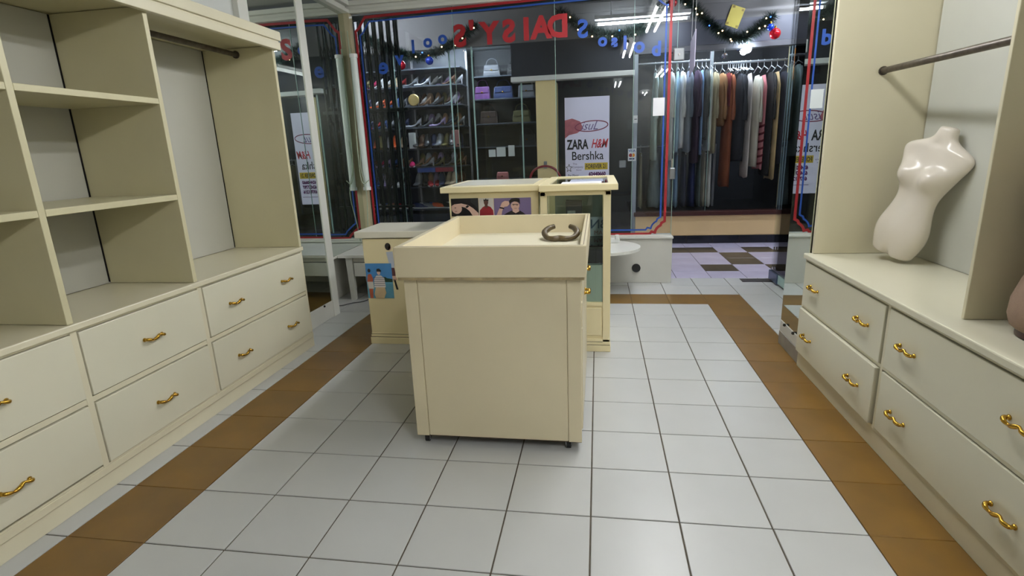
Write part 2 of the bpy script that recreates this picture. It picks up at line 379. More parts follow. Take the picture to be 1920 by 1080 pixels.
for k, (lx, y, m_) in enumerate(((1.15, -1.95, tube_re), (0.42, 0.72, tube_on), (0.60, 2.45, tube_fr))):
    for s in (-0.045, 0.045):
        tube_lamp((lx+s, y-0.6, 2.47), (lx+s, y+0.6, 2.47), m_, '%s lit tube of the ceiling pair %s' % ('left' if s < 0 else 'right', ('behind the camera', 'over the island', 'near the shop window')[k]), 'ceiling tubes of the shop')
    obj('lamp_board', B((lx-0.11, lx+0.11, y-0.68, y+0.68, 2.556, 2.638), bev=0.004), white_p, label='white mounting board of the ceiling tubes %s' % ('behind the camera', 'above the island', 'near the shop window')[k], cat='board')
# ================================================================= BRASS HANDLE (made once)
def handle_mesh():
    bm = bmesh.new()
    # local: y along the bar, x away from the drawer front
    P = smooth_path([(0,-0.052,0.004), (0.016,-0.051,0.005), (0.025,-0.036,0.0), (0.021,-0.018,-0.006), (0.025,0.0,0.0), (0.021,0.018,0.006), (0.025,0.036,0.0), (0.016,0.051,-0.005), (0,0.052,-0.004)], 4)
    n = len(P); rad = [0.0050 + 0.0028*abs(math.sin(3*math.pi*i/(n-1))) for i in range(n)]
    tube(bm, P, rad, 10)
    for y, z in ((-0.052,0.004), (0.052,-0.004)):
        lathe(bm, [(0.009,0), (0.010,0.003), (0.007,0.006), (0.006,0.009)], (0, y, z), 12, 'x')
    bmesh.ops.recalc_face_normals(bm, faces=bm.faces)
    me = bpy.data.meshes.new('handle'); bm.to_mesh(me); bm.free(); me.materials.append(brass)
    for p in me.polygons: p.use_smooth = True
    return me
HM = handle_mesh()
def handle(parent, x, y, z, side, tilt=0.0):
    h = bpy.data.objects.new('handle', HM); COL.objects.link(h); h.parent = parent
    h.location = Vector((x, y, z)) - OFF[parent]
    h.rotation_euler = (tilt, 0, 0 if side > 0 else math.pi); h.scale = (0.92, 0.90, 0.92)
# ================================================================= LEFT DRAWER CABINET
XL = -1.895
lb = thing('drawer_cabinet', 'long cream cabinet of drawers under the left wall shelves', 'cabinet', (XL, 0.6, 0))
Y0, Y1 = -1.33, 1.575
obj('body', B((-2.365, XL-0.022, Y0, Y1-0.004, 0.0, 0.664), (-2.365, XL-0.002, Y1-0.018, Y1, 0.10, 0.664), bev=0.0015), cream, lb)
cols = [(-1.30, -0.705, 1), (-0.67, -0.046, 1), (-0.014, 0.609, 1), (0.643, 1.553, 2)]
stiles = [(Y0, -1.303), (-0.702, -0.673), (-0.043, -0.017), (0.612, 0.640), (1.556, Y1)]
fr = bmesh.new()
for a, b in stiles: box(fr, XL-0.022, XL, a, b, 0.10, 0.664, bev=0.001)
for a, b, n in cols:
    box(fr, XL-0.022, XL-0.001, a-0.004, b+0.004, 0.373, 0.396, bev=0.001); box(fr, XL-0.022, XL-0.001, a-0.004, b+0.004, 0.10, 0.109, bev=0.001); box(fr, XL-0.022, XL-0.001, a-0.004, b+0.004, 0.658, 0.664)
obj('front_frame', fr, cream, lb)
obj('gap_shade_sheet', B((XL-0.0218, XL-0.0205, Y0+0.01, Y1-0.022, 0.108, 0.660)), gap_m, lb)  # thin dark sheet, paints the shade seen through the drawer gaps
obj('plinth', B((-2.36, XL-0.006, Y0, Y1+0.012, 0.0, 0.070), (-2.36, XL+0.001, Y0, Y1+0.004, 0.070, 0.100), bev=0.002), cream, lb)
obj('countertop', B((-2.365, XL+0.012, Y0, Y1+0.004, 0.666, 0.692), bev=0.004), cream, lb)
for a, b, n in cols:
    for z0, z1 in ((0.112, 0.368), (0.400, 0.655)):
        d = obj('drawer', B((XL-0.019, XL+0.006, a, b, z0+(0.007 if a == -0.67 and z0 < 0.2 else 0), z1), bev=0.0025), cream_d, lb)
        zc = z0+0.121 if z0 < 0.2 else z0+0.124
        for y in ([(a+b)/2] if n == 1 else [a+0.212, b-0.215]): handle(d, XL+0.006, y+0.005, zc, 1, 0.03)
# ================================================================= LEFT SHELVES
ls = thing('wall_shelving', 'tall cream open shelving with clothes rail and cornice on the left wall', 'shelving', (-1.9, 0.6, 0.692))
zt = 1.905
for nm, a, b in (('end_panel', -1.33, -1.307), ('divider', -0.70, -0.677), ('divider', -0.046, -0.021), ('divider', 0.598, 0.622), ('end_panel', 1.551, 1.575)):
    obj(nm, B((-2.352, -1.892, a, b, 0.693, zt-0.002), bev=0.002), cream_s, ls)
for a, b in ((-1.306, -0.701), (-0.676, -0.047), (-0.020, 0.597)):
    obj('shelf', B((-2.342, -1.892, a, b, 1.507, 1.531), bev=0.002), cream_s, ls)
    obj('shelf', B((-2.342, -1.892, a, b, 1.087, 1.112), bev=0.002), cream_s, ls)
for a, b in ((-1.30, -0.705), (-0.67, -0.052), (-0.014, 0.589), (0.628, 1.543)):
    obj('back_panel', B((-2.364, -2.352, a, b, 0.695, zt-0.003)), inner_l, ls)
obj('backing', B((-2.370, -2.366, -1.32, 1.57, 0.695, zt)), gap_m, ls)
obj('top_board', B((-2.36, -1.892, -1.33, 1.575, zt, zt+0.02)), cream_s, ls)
cn = bmesh.new()
box(cn, -1.892, -1.862, -1.33, 1.60, 1.882, 1.927, bev=0.003); box(cn, -1.892, -1.868, -1.33, 1.59, 1.927, 1.934); box(cn, -1.892, -1.856, -1.33, 1.603, 1.934, 1.982, bev=0.003)
box(cn, -2.30, -1.892, 1.576, 1.60, 1.882, 1.982, bev=0.002)
obj('cornice', cn, cream, ls)
obj('crown_board', B((-2.20, -1.86, -1.33, 1.60, 1.975, 1.985)), cream, ls)
obj('hanging_rod', T([(-2.13, 0.622, 1.868), (-2.13, 1.551, 1.868)], 0.0145, 14), steel, ls, 'auto')
for y in (0.626, 1.547): obj('rod_socket', lathe(bmesh.new(), [(0.022,-0.004),(0.022,0.004)], (-2.13, y, 1.868), 14, 'y'), steel, ls, 'auto')

# ================================================================= RIGHT DRAWER CABINET
XR = 1.140
rb = thing('drawer_cabinet', 'cream drawer cabinet on the right carrying the white torso', 'cabinet', (XR, 0.5, 0))
RY0, RY1 = -0.74, 1.432
obj('body', B((XR+0.022, 1.63, RY0, RY1-0.002, 0.0, 0.620), bev=0.0015), cream, rb)
rcols = [(0.570, 1.412), (-0.326, 0.535)]
fr = bmesh.new()
for a, b in ((RY0, -0.335), (0.545, 0.562), (1.417, RY1)): box(fr, XR, XR+0.022, a, b, 0.085, 0.620, bev=0.001)
for a, b in rcols: box(fr, XR+0.001, XR+0.022, a-0.01, b+0.01, 0.352, 0.366); box(fr, XR+0.001, XR+0.022, a-0.01, b+0.01, 0.085, 0.10); box(fr, XR+0.001, XR+0.022, a-0.01, b+0.01, 0.611, 0.620)
obj('front_frame', fr, cream, rb)
obj('gap_shade_sheet', B((XR+0.0195, XR+0.0215, RY0+0.01, RY1-0.018, 0.096, 0.614)), gap_m, rb)  # dark sheet standing in for shade between the right drawers
obj('plinth', B((XR+0.004, 1.63, RY0, RY1-0.002, 0.0, 0.083), bev=0.002), cream, rb)
obj('countertop', B((XR-0.014, 1.63, RY0, RY1+0.006, 0.622, 0.650), bev=0.005), cream_d, rb)
for i, (a, b) in enumerate(rcols):
    for z0, z1 in ((0.102, 0.348), (0.368, 0.608)):
        if z0 < 0.2 and i == 0: q = (XR-0.016, XR+0.018)       # stands a little open
        else: q = (XR-0.006, XR+0.018)
        d = obj('drawer', B((q[0], q[1], a, b+ (0.0 if i else 0.0), z0, z1), bev=0.0025), cream_d, rb)
        zc = z0+0.119 if z0 < 0.2 else z0+0.124
        for y in (a+0.161, b-0.147): handle(d, q[0], y, zc, -1, 0.03)
obj('drawer', B((XR-0.006, XR+0.018, RY0+0.01, -0.345, 0.102, 0.348), bev=0.0025), cream_d, rb)
obj('drawer', B((XR-0.006, XR+0.018, RY0+0.01, -0.345, 0.368, 0.608), bev=0.0025), cream_d, rb)
# ================================================================= RIGHT ALCOVE PANELS
ra = thing('wardrobe_alcove', 'open cream clothes alcove with pipe rail above the right counter', 'wardrobe', (1.4, 0.8, 0.65))
obj('side_panel', B((1.165, 1.63, 1.410, 1.434, 0.651, 2.62), bev=0.002), cream, ra)
obj('divider', B((1.222, 1.612, 0.268, 0.283, 0.651, 2.62), bev=0.002), cream, ra)
obj('end_panel', B((1.150, 1.63, -0.374, -0.350, 0.651, 2.62), bev=0.002), cream, ra)  # unseen panel, set here to block the rear tubes from the divider
obj('back_panel', B((1.614, 1.626, 0.288, 1.402, 0.652, 2.62)), inner_m, ra)
obj('back_panel', B((1.614, 1.626, -0.344, 0.262, 0.652, 2.62)), inner_m, ra)
obj('backing', B((1.628, 1.634, -0.36, 1.41, 0.652, 2.62)), gap_m, ra)
obj('hanging_rod', T([(1.395, 1.410, 1.556), (1.335, 0.284, 1.530)], 0.0145, 14), steel, ra, 'auto')
for p, q in (((1.395, 1.409, 1.556), (1.3945, 1.401, 1.556)), ((1.335, 0.284, 1.53), (1.3355, 0.291, 1.53))):
    obj('rod_socket', T([p, q], 0.021, 14), steel, ra, 'auto')

# ================================================================= ISLAND ON CASTERS
isl = thing('display_island', 'cream wheeled display counter with tray top in the middle of the floor', 'counter', (-0.40, 0.9, 0))
ix0, ix1, iy0, iy1 = -0.765, -0.042, 0.408, 1.36
bm = bmesh.new()
box(bm, ix0+0.004, ix1-0.004, iy0+0.006, iy1, 0.048, 0.765)
box(bm, ix0, ix0+0.055, iy0, iy0+0.03, 0.045, 0.765, bev=0.002); box(bm, ix1-0.055, ix1, iy0, iy0+0.03, 0.045, 0.765, bev=0.002)
obj('body', bm, island_m, isl)
obj('front_panel', B((ix0+0.057, ix1-0.057, iy0+0.001, iy0+0.02, 0.047, 0.760), bev=0.003), island_m, isl)
obj('underside', B((ix0+0.01, ix1-0.01, iy0+0.01, iy1-0.01, 0.043, 0.048)), edge_m, isl)
tx0, tx1, ty0, ty1, tz0, tz1 = -0.787, -0.020, 0.380, 1.392, 0.768, 0.893
bm = bmesh.new(); wt = 0.026
box(bm, tx0, tx1, ty0, ty0+wt, tz0, tz1, bev=0.003); box(bm, tx0, tx1, ty1-wt, ty1, tz0, tz1, bev=0.003)
box(bm, tx0, tx0+wt, ty0+wt, ty1-wt, tz0, tz1-0.001, bev=0.003); box(bm, tx1-wt, tx1, ty0+wt, ty1-wt, tz0, tz1-0.001, bev=0.003)
obj('tray_rim', bm, island_m, isl)
obj('tray_floor', B((tx0+wt, tx1-wt, ty0+wt, ty1-wt, 0.775, 0.793)), mat('tray_cream', (226,220,196), 0.4, var=0.03), isl)
obj('trim_strip', B((tx0+0.008, tx1-0.008, ty0+0.004, ty1-0.004, 0.757, 0.768)), mat('worn_cream_edge', (168,150,112), 0.6, var=0.35, scale=22), isl)
# side doors of the island (right side) and their handles
d = obj('door', B((ix1-0.003, ix1+0.003, 0.47, 1.30, 0.075, 0.53), bev=0.002), island_m, isl)
for z0, z1 in ((0.538, 0.640), (0.650, 0.752)):
    d2 = obj('drawer', B((ix1-0.003, ix1+0.003, 0.47, 1.30, z0, z1), bev=0.002), island_m, isl)
    handle(d2, ix1+0.003, 0.84, (z0+z1)/2+0.003, 1)
obj('rim_joint', B((tx0+0.012, tx1-0.012, ty0+0.0105, ty0+0.0125, tz1-0.001, tz1+0.0006), (tx1-0.0125, tx1-0.0105, ty0+0.012, ty1-0.012, tz1-0.002, tz1-0.0002)), edge_m, isl)
obj('worn_foot', B((ix0+0.001, ix1-0.001, iy0+0.002, iy0+0.004, 0.0435, 0.0455)), edge_m, isl)
def caster(x, y):
    bm = tube(bmesh.new(), [(x-0.009, y, 0.018), (x+0.009, y, 0.018)], 0.018, 18)
    w_ = obj('caster', bm, rubber, isl, 'auto')
    fk = bmesh.new(); box(fk, x-0.013, x-0.010, y-0.012, y+0.012, 0.012, 0.040, bev=0.001); box(fk, x+0.010, x+0.013, y-0.012, y+0.012, 0.012, 0.040, bev=0.001)
    box(fk, x-0.016, x+0.016, y-0.016, y+0.016, 0.038, 0.0435, bev=0.001)
    tube(fk, [(x-0.0145, y, 0.018), (x+0.0145, y, 0.018)], 0.006, 10)
    obj('fork', fk, chrome, w_)
for x in (-0.728, -0.098):
    for y in (0.442, 1.31): caster(x, y)
# the curved brown cuff lying in the tray
cz = 0.793
P = smooth_path([(-0.205, 1.195, cz+0.058), (-0.232, 1.180, cz+0.050), (-0.252, 1.14, cz+0.034), (-0.235, 1.085, cz+0.018), (-0.205, 1.06, cz+0.015), (-0.17, 1.068, cz+0.0145), (-0.135, 1.058, cz+0.015), (-0.10, 1.08, cz+0.018), (-0.082, 1.125, cz+0.034), (-0.098, 1.170, cz+0.050), (-0.122, 1.190, cz+0.058)], 5)
n = len(P); rad = [0.0145 - 0.003*math.cos(6*math.pi*i/(n-1))*0.6 for i in range(n)]
br = thing('bent_cuff', 'dark olive brown C-shaped cuff lying in the tray of the island', 'ornament', (-0.167, 1.12, cz))
obj('cuff', T(P, rad, 14), mat('olive_brown_leather', (84,70,44), 0.45, var=0.25, scale=40, bump=0.4, bscale=120), br, 'auto')
for a, b in ((P[0], P[1]), (P[-1], P[-2])):
    d = (a-b).normalized(); obj('dark_end', T([a+d*0.0002, a+d*0.002], 0.011, 12), rubber, br, 'auto')

# ================================================================= GLASS CASE (right rear) AND MAGAZINE COUNTER
gc = thing('glass_display_case', 'tall cream display case with glass front and glass shelves behind the island', 'display case', (-0.1, 1.85, 0))
gx0, gx1, gy0, gy1 = -0.318, 0.098, 1.578, 2.22
bm = bmesh.new()
for x0, x1 in ((gx0, gx0+0.042), (gx1-0.045, gx1)):
    for y0, y1 in ((gy0, gy0+0.035), (gy1-0.035, gy1)): box(bm, x0, x1, y0, y1, 0.06, 1.0, bev=0.002)
box(bm, gx0, gx1, gy0+0.002, gy0+0.035, 0.978, 1.004); box(bm, gx0, gx1, gy1-0.035, gy1, 0.978, 1.004)
box(bm, gx0, gx0+0.03, gy0, gy1, 0.978, 1.004); box(bm, gx1-0.03, gx1, gy0, gy1, 0.978, 1.004)
box(bm, gx0+0.002, gx1-0.002, gy0+0.004, gy0+0.03, 0.298, 0.322); 
obj('frame', bm, creamY, gc)
obj('lower_box', B((gx0+0.003, gx1-0.003, gy0+0.012, gy1-0.003, 0.06, 0.31)), creamY, gc)
obj('lower_panel', B((gx0+0.055, gx1-0.052, gy0+0.004, gy0+0.012, 0.105, 0.285), bev=0.003), creamY, gc)
obj('base_moulding', B((gx0-0.004, gx1+0.004, gy0-0.004, gy1+0.004, 0.0, 0.042), (gx0-0.001, gx1+0.001, gy0-0.001, gy1+0.001, 0.044, 0.062), (gx0+0.001, gx1, gy0, gy1, 0.064, 0.082), bev=0.003), creamY, gc)
obj('moulding_groove', B((gx0-0.001, gx1+0.001, gy0-0.001, gy1, 0.0415, 0.0445), (gx0+0.001, gx1, gy0+0.001, gy1, 0.0615, 0.0645)), edge_m, gc)
tp = bmesh.new(); X0, X1, Yt0, Yt1 = -0.322, 0.138, 1.545, 2.48
box(tp, X0, X1, Yt0, Yt0+0.11, 1.006, 1.042, bev=0.003); box(tp, X0, X1, Yt1-0.06, Yt1, 1.006, 1.042, bev=0.003)
box(tp, X0, X0+0.05, Yt0+0.11, Yt1-0.06, 1.006, 1.042, bev=0.002); box(tp, X1-0.055, X1, Yt0+0.11, Yt1-0.06, 1.006, 1.042, bev=0.002)
obj('top_frame', tp, creamY, gc)
obj('top_glass', B((X0+0.05, X1-0.055, Yt0+0.11, Yt1-0.06, 1.026, 1.034)), glass_f, gc)
obj('back_pane', B((gx0+0.02, gx1-0.02, gy1-0.030, gy1-0.026, 0.322, 0.978)), mat('grey_green_back_glass', (124,138,130), 0.2, var=0.05), gc)
obj('front_glass', B((gx0+0.042, gx1-0.045, gy0+0.012, gy0+0.016, 0.322, 0.978)), glass_f, gc)
obj('side_glass', B((gx1-0.018, gx1-0.014, gy0+0.035, gy1-0.035, 0.322, 0.978)), glass_f, gc)
obj('glass_shelf', B((gx0+0.045, gx1-0.02, gy0+0.03, gy1-0.04, 0.664, 0.670)), glass_f, gc)
obj('shelf_edge', B((gx0+0.045, gx1-0.045, gy0+0.026, gy0+0.03, 0.663, 0.671)), gap_m, gc)
obj('shelf_edge', B((gx0+0.045, gx1-0.045, gy0+0.026, gy0+0.03, 0.556, 0.561)), glassedge, gc)
obj('glass_shelf', B((gx0+0.045, gx1-0.02, gy0+0.03, gy1-0.04, 0.555, 0.561)), glass_f, gc)
obj('frosted_panel', B((gx0+0.042, gx1-0.045, gy0+0.018, gy0+0.022, 0.322, 0.553)), mat('pale_green_frosted_glass', (226,236,222), 0.25, var=0.03), gc)
ps = thing('paper_sign', 'white handwritten paper sign inside the glass case, seen from behind', 'sign', (0.0, 1.95, 0.67))
obj('sheet', B((-0.14, 0.072, 1.96, 1.962, 0.672, 0.80)), mat('bluish_paper', (196,212,224), 0.7, var=0.03), ps)
obj('printed_lettering', text_bm('BN', 0.085, 0.028, 1.958, 0.725, bold=0.001, mirror=True), mat('grey_blue_ink', (96,116,146), 0.6, var=0), ps)
obj('printed_lettering', text_bm('JAM', 0.04, 0.03, 1.958, 0.682, bold=0.0, mirror=True), mat('grey_red_ink', (160,120,128), 0.6, var=0), ps)
pc = thing('product_box', 'small dark box with pale label on the top shelf of the glass case', 'box', (-0.12, 1.80, 0.671))
obj('carton', B((-0.178, -0.078, 1.79, 1.85, 0.8315, 0.928), bev=0.001), mat('navy_card', (30,40,58), 0.5, var=0.05), pc)
obj('pale_label', B((-0.168, -0.118, 1.7885, 1.79, 0.842, 0.864)), mat('grey_label', (150,160,160), 0.6, var=0.2, scale=80), pc)
obj('riser', B((-0.176, -0.08, 1.792, 1.848, 0.671, 0.8315)), mat('clear_grey_riser', (92,108,108), 0.4, var=0.05), pc)
pp = obj('paper_sheet', B((-0.205, 0.045, 1.70, 1.93, 1.0425, 1.0435)), mat('white_paper', (232,232,236), 0.7, var=0.02), label='white sheet of paper lying on the glass top of the case', cat='paper')
pp.location.z = -0.0083
pp2 = obj('paper_sheet', B((-0.16, 0.055, 1.90, 2.18, 1.0344, 1.0350)), mat('grey_print', (150,156,176), 0.6, var=0.15, scale=30), label='greyish printed sheet behind the white one on the case top', cat='paper')

mc = thing('magazine_counter', 'cream counter with three portrait pictures along its front, left of the glass case', 'counter', (-0.62, 1.9, 0))
mx0, mx1, my0, my1 = -0.892, -0.332, 1.63, 2.20
obj('body', B((mx0, mx1, my0, my1, 0.06, 1.005), bev=0.003), creamY, mc)
obj('countertop', B((-0.938, -0.324, 1.60, 2.34, 1.007, 1.043), bev=0.004), creamY, mc)
obj('inset_top', B((-0.89, -0.37, 1.72, 2.29, 1.0425, 1.0445)), mat('pale_cream_laminate', (192,187,170), 0.4, var=0.04), mc)
obj('base_moulding', B((mx0-0.006, mx1+0.003, my0-0.008, my1, 0.0, 0.058), bev=0.003), creamY, mc)
def picture(name, label, x0, x1, z0, z1, y, ground, shapes, group=None):
    t = thing(name, label, 'picture', ((x0+x1)/2, y, z0), group)
    obj('print', B((x0, x1, y-0.001, y, z0, z1)), ground, t)
    for k, (nm, ma, pts) in enumerate(shapes):
        w_, h_ = x1-x0, z1-z0
        obj(nm, poly_bm([(x0+p[0]*w_, z0+p[1]*h_) for p in pts], y-0.0012-0.0004*k), ma, t)
    return t
skin = mat('printed_skin', (212,176,160), 0.4, var=0.06, scale=20); skin2 = mat('printed_dark_skin', (92,60,52), 0.4, var=0.1, scale=20)
hair = mat('printed_dark_hair', (26,22,26), 0.4, var=0); inkk = mat('printed_black', (18,18,22), 0.35, var=0)
pred = mat('printed_red_vest', (142,34,44), 0.4, var=0.1, scale=30); lav = mat('printed_lavender', (120,106,146), 0.35, var=0.05); pwh = mat('printed_offwhite', (206,202,196), 0.4, var=0.02)
shade = mat('printed_face_shadow', (140,104,98), 0.4, var=0)
def oval(cx_, cz_, rx, rz, n=18, a=0.0): return [(cx_+rx*math.cos(2*math.pi*k/n)*math.cos(a)-rz*math.sin(2*math.pi*k/n)*math.sin(a), cz_+rx*math.cos(2*math.pi*k/n)*math.sin(a)*1+rz*math.sin(2*math.pi*k/n)*math.cos(a)) for k in range(n)]
yf = my0-0.0005
picture('magazine_picture', 'picture of a person in a black cap shading the eyes with one hand', -0.880, -0.706, 0.862, 0.972, yf, inkk, [
    ('printed_face', skin, oval(0.20, 0.44, 0.19, 0.30)), ('printed_hat', hair, [(0.0,0.66),(0.10,0.82),(0.3,0.94),(0.6,0.9),(0.72,0.72),(0.5,0.62),(0.2,0.60)]),
    ('printed_arm', skin, [(0.0,0.56),(0.12,0.68),(0.38,0.72),(0.62,0.62),(0.80,0.44),(0.99,0.16),(0.99,0.0),(0.78,0.0),(0.66,0.30),(0.52,0.48),(0.34,0.56),(0.12,0.52)]),
    ('printed_shirt', hair, [(0.0,0.22),(0.3,0.08),(0.66,0.0),(0.0,0.0)]), ('printed_watch', inkk, [(0.52,0.52),(0.60,0.62),(0.67,0.56),(0.58,0.45)]),
    ('printed_eye', inkk, oval(0.15,0.48,0.035,0.02)), ('printed_mouth', shade, oval(0.17,0.28,0.05,0.018)), ('printed_wall', mat('printed_dark_grey',(40,42,46),0.4,var=0), [(0.72,1),(1,1),(1,0.35),(0.86,0.62),(0.72,0.78)])])
picture('magazine_picture', 'narrow picture of a person in a red top with a tall hairstyle', -0.703, -0.612, 0.862, 0.970, yf, pwh, [
    ('printed_top', pred, [(0.02,0.0),(0.05,0.32),(0.26,0.50),(0.40,0.56),(0.62,0.56),(0.80,0.50),(0.97,0.30),(0.99,0.0)]),
    ('printed_neck', skin2, [(0.40,0.50),(0.40,0.66),(0.60,0.66),(0.60,0.50),(0.5,0.44)]), ('printed_face', skin2, oval(0.50,0.76,0.155,0.15)),
    ('printed_hair', hair, [(0.33,0.82),(0.34,0.96),(0.42,0.90),(0.5,0.99),(0.58,0.90),(0.66,0.97),(0.68,0.82),(0.5,0.87)])])
picture('magazine_picture', 'picture of a dark-haired person raising a fist on a lavender ground', -0.609, -0.379, 0.862, 0.968, yf, lav, [
    ('printed_shirt', hair, [(0.24,0.0),(0.34,0.14),(0.46,0.26),(0.56,0.30),(0.70,0.26),(0.80,0.12),(0.86,0.0)]),
    ('printed_neck', skin, [(0.50,0.22),(0.50,0.42),(0.66,0.42),(0.68,0.22),(0.58,0.12)]), ('printed_face', skin, oval(0.575,0.55,0.115,0.24)),
    ('printed_hair', hair, [(0.43,0.58),(0.42,0.84),(0.48,0.97),(0.60,1.0),(0.70,0.95),(0.71,0.62),(0.67,0.74),(0.56,0.80),(0.47,0.74)]),
    ('printed_arm', skin, [(0.06,0.0),(0.12,0.30),(0.18,0.56),(0.22,0.74),(0.30,0.84),(0.40,0.82),(0.43,0.66),(0.36,0.52),(0.28,0.50),(0.22,0.26),(0.20,0.0)]),
    ('printed_bracelet', inkk, [(0.15,0.42),(0.16,0.50),(0.28,0.44),(0.27,0.36)]), ('printed_brow', hair, [(0.50,0.62),(0.66,0.60),(0.66,0.63),(0.50,0.65)]),
    ('printed_mouth', shade, oval(0.585,0.40,0.045,0.014)), ('printed_eye', inkk, oval(0.53,0.585,0.022,0.014)), ('printed_eye', inkk, oval(0.63,0.575,0.022,0.014))])

# ================================================================= LOW SIDE COUNTER WITH STICKERS
sc = thing('side_counter', 'low yellowish cream counter with a seaside photo stuck on its front', 'counter', (-1.22, 1.9, 0))
obj('body', B((-1.503, -0.962, 1.650, 2.00, 0.075, 0.722), bev=0.003), creamY, sc)
obj('countertop', B((-1.550, -0.955, 1.640, 2.085, 0.728, 0.772), bev=0.005), mat('worn_white_top', (232,228,212), 0.3, var=0.04, stain=(176,130,84), stain_at=0.74), sc)
obj('base_moulding', B((-1.512, -0.955, 1.640, 2.00, 0.0, 0.046), (-1.508, -0.958, 1.645, 2.00, 0.049, 0.066), (-1.505, -0.96, 1.648, 2.00, 0.068, 0.080), bev=0.003), creamY, sc)
obj('moulding_groove', B((-1.507, -0.958, 1.646, 2.00, 0.0455, 0.0495), (-1.505, -0.960, 1.6485, 2.00, 0.0655, 0.0685)), edge_m, sc)
sky = mat('printed_sky_blue', (66,134,196), 0.35, var=0.2, scale=5); sea = mat('printed_sea_blue', (92,160,190), 0.35, var=0.12, scale=12)
pants = mat('printed_beige_trousers', (206,184,148), 0.4, var=0.08, scale=20); shirt = mat('printed_striped_shirt', (222,216,214), 0.4, var=0.02); swim = mat('printed_red_skin', (178,92,66), 0.4, var=0.1, scale=20)
grn = mat('printed_island_green', (30,66,48), 0.4, var=0.2, scale=30)
sp = picture('seaside_photo', 'seaside photo of two people, one in a striped shirt, stuck on the low counter', -1.500, -1.318, 0.322, 0.560, 1.6495, sky, [
    ('printed_sea', sea, [(0,0),(1,0),(1,0.48),(0,0.48)]), ('printed_islet', grn, [(0.60,0.47),(0.64,0.60),(0.72,0.62),(0.80,0.58),(0.99,0.56),(0.99,0.47)]),
    ('printed_person', swim, [(0.02,0.48),(0.06,0.66),(0.10,0.70),(0.20,0.70),(0.26,0.56),(0.24,0.48)]), ('printed_head', hair, oval(0.13,0.80,0.055,0.055)),
    ('printed_shorts', pwh, [(0.03,0.48),(0.25,0.48),(0.26,0.28),(0.05,0.28)]), ('printed_leg', swim, [(0.07,0.28),(0.22,0.28),(0.20,0.0),(0.08,0.0)]),
    ('printed_trousers', pants, [(0.34,0.34),(0.68,0.34),(0.72,0.16),(0.62,0.0),(0.30,0.0),(0.26,0.12)]),
    ('printed_shirt', shirt, [(0.28,0.32),(0.30,0.56),(0.40,0.66),(0.58,0.66),(0.70,0.58),(0.72,0.32)]), ('printed_head', skin, oval(0.50,0.745,0.065,0.07)),
    ('printed_cap', hair, [(0.42,0.77),(0.44,0.85),(0.53,0.86),(0.60,0.80),(0.60,0.77)])] +
    [('printed_stripe', mat('printed_navy', (62,66,92), 0.4, var=0), [(0.29,z_),(0.71,z_),(0.71,z_+0.012),(0.29,z_+0.012)]) for z_ in (0.37,0.43,0.49,0.55,0.60)])
sk = thing('sticker', 'narrow cut-out picture of a walking person beside the seaside photo', 'sticker', (-1.30, 1.6495, 0.38))
for nm, ma, pts in (('printed_hair', hair, oval(-1.330, 0.672, 0.020, 0.024)), ('printed_face', skin, oval(-1.318, 0.662, 0.011, 0.016)), ('printed_shirt', mat('printed_pale_blue', (186,194,208), 0.4, var=0.05), [(-1.345,0.635),(-1.300,0.640),(-1.296,0.55),(-1.30,0.53),(-1.328,0.53)]),
    ('printed_shorts', mat('printed_maroon', (92,50,54), 0.4, var=0.1), [(-1.328,0.53),(-1.298,0.53),(-1.292,0.475),(-1.322,0.475)]), ('printed_leg', skin, [(-1.320,0.475),(-1.292,0.475),(-1.285,0.45),(-1.312,0.44)]), ('printed_boot', inkk, [(-1.310,0.45),(-1.298,0.45),(-1.283,0.382),(-1.297,0.382)])):
    obj(nm, poly_bm(pts, 1.6488), ma, sk)

# ================================================================= WHITE BENCH WITH ROUNDED END
bn = thing('white_bench', 'low white bench with a rounded end and one drawer running under the shop window', 'bench', (-0.9, 3.0, 0))
bm = bmesh.new(); out = [(-2.235, 2.70), (0.04, 2.70)] + [(0.04+0.345*math.sin(a), 3.02-0.325*math.cos(a)) for a in [math.pi*k/16 for k in range(1, 16)]] + [(0.04, 3.34), (-2.235, 3.34)]
loft(bm, [[(p[0], p[1], z) for p in out] for z in (0.386, 0.410)]); obj('top', bm, mat('white_bench_paint', (224,224,216), 0.25, var=0.03, scale=3, stain=(170,160,140), stain_at=0.8), bn)
wb = MATS['white_bench_paint']
for x, y in ((-2.145, 2.75), (-0.9, 2.75), (-2.145, 3.30), (-0.9, 3.30), (-0.03, 3.0)):
    bm = bmesh.new(); loft(bm, [[(x-s, y-s, z), (x+s, y-s, z), (x+s, y+s, z), (x-s, y+s, z)] for s, z in ((0.020, 0.0), (0.030, 0.386))]); obj('leg', bm, wb, bn)
obj('apron', B((-2.11, -0.06, 2.735, 2.75, 0.345, 0.386)), wb, bn)
obj('drawer', B((-2.105, -1.15, 2.725, 2.95, 0.215, 0.338), bev=0.003), wb, bn)
pw = thing('power_strip', 'small white plug box lying on the rounded bench end', 'plug', (0.14, 3.2, 0.41))
obj('case', B((0.085, 0.215, 3.17, 3.215, 0.411, 0.450), bev=0.006), white_p, pw)
obj('plug', B((0.175, 0.208, 3.155, 3.20, 0.4505, 0.485), bev=0.006), white_p, pw)

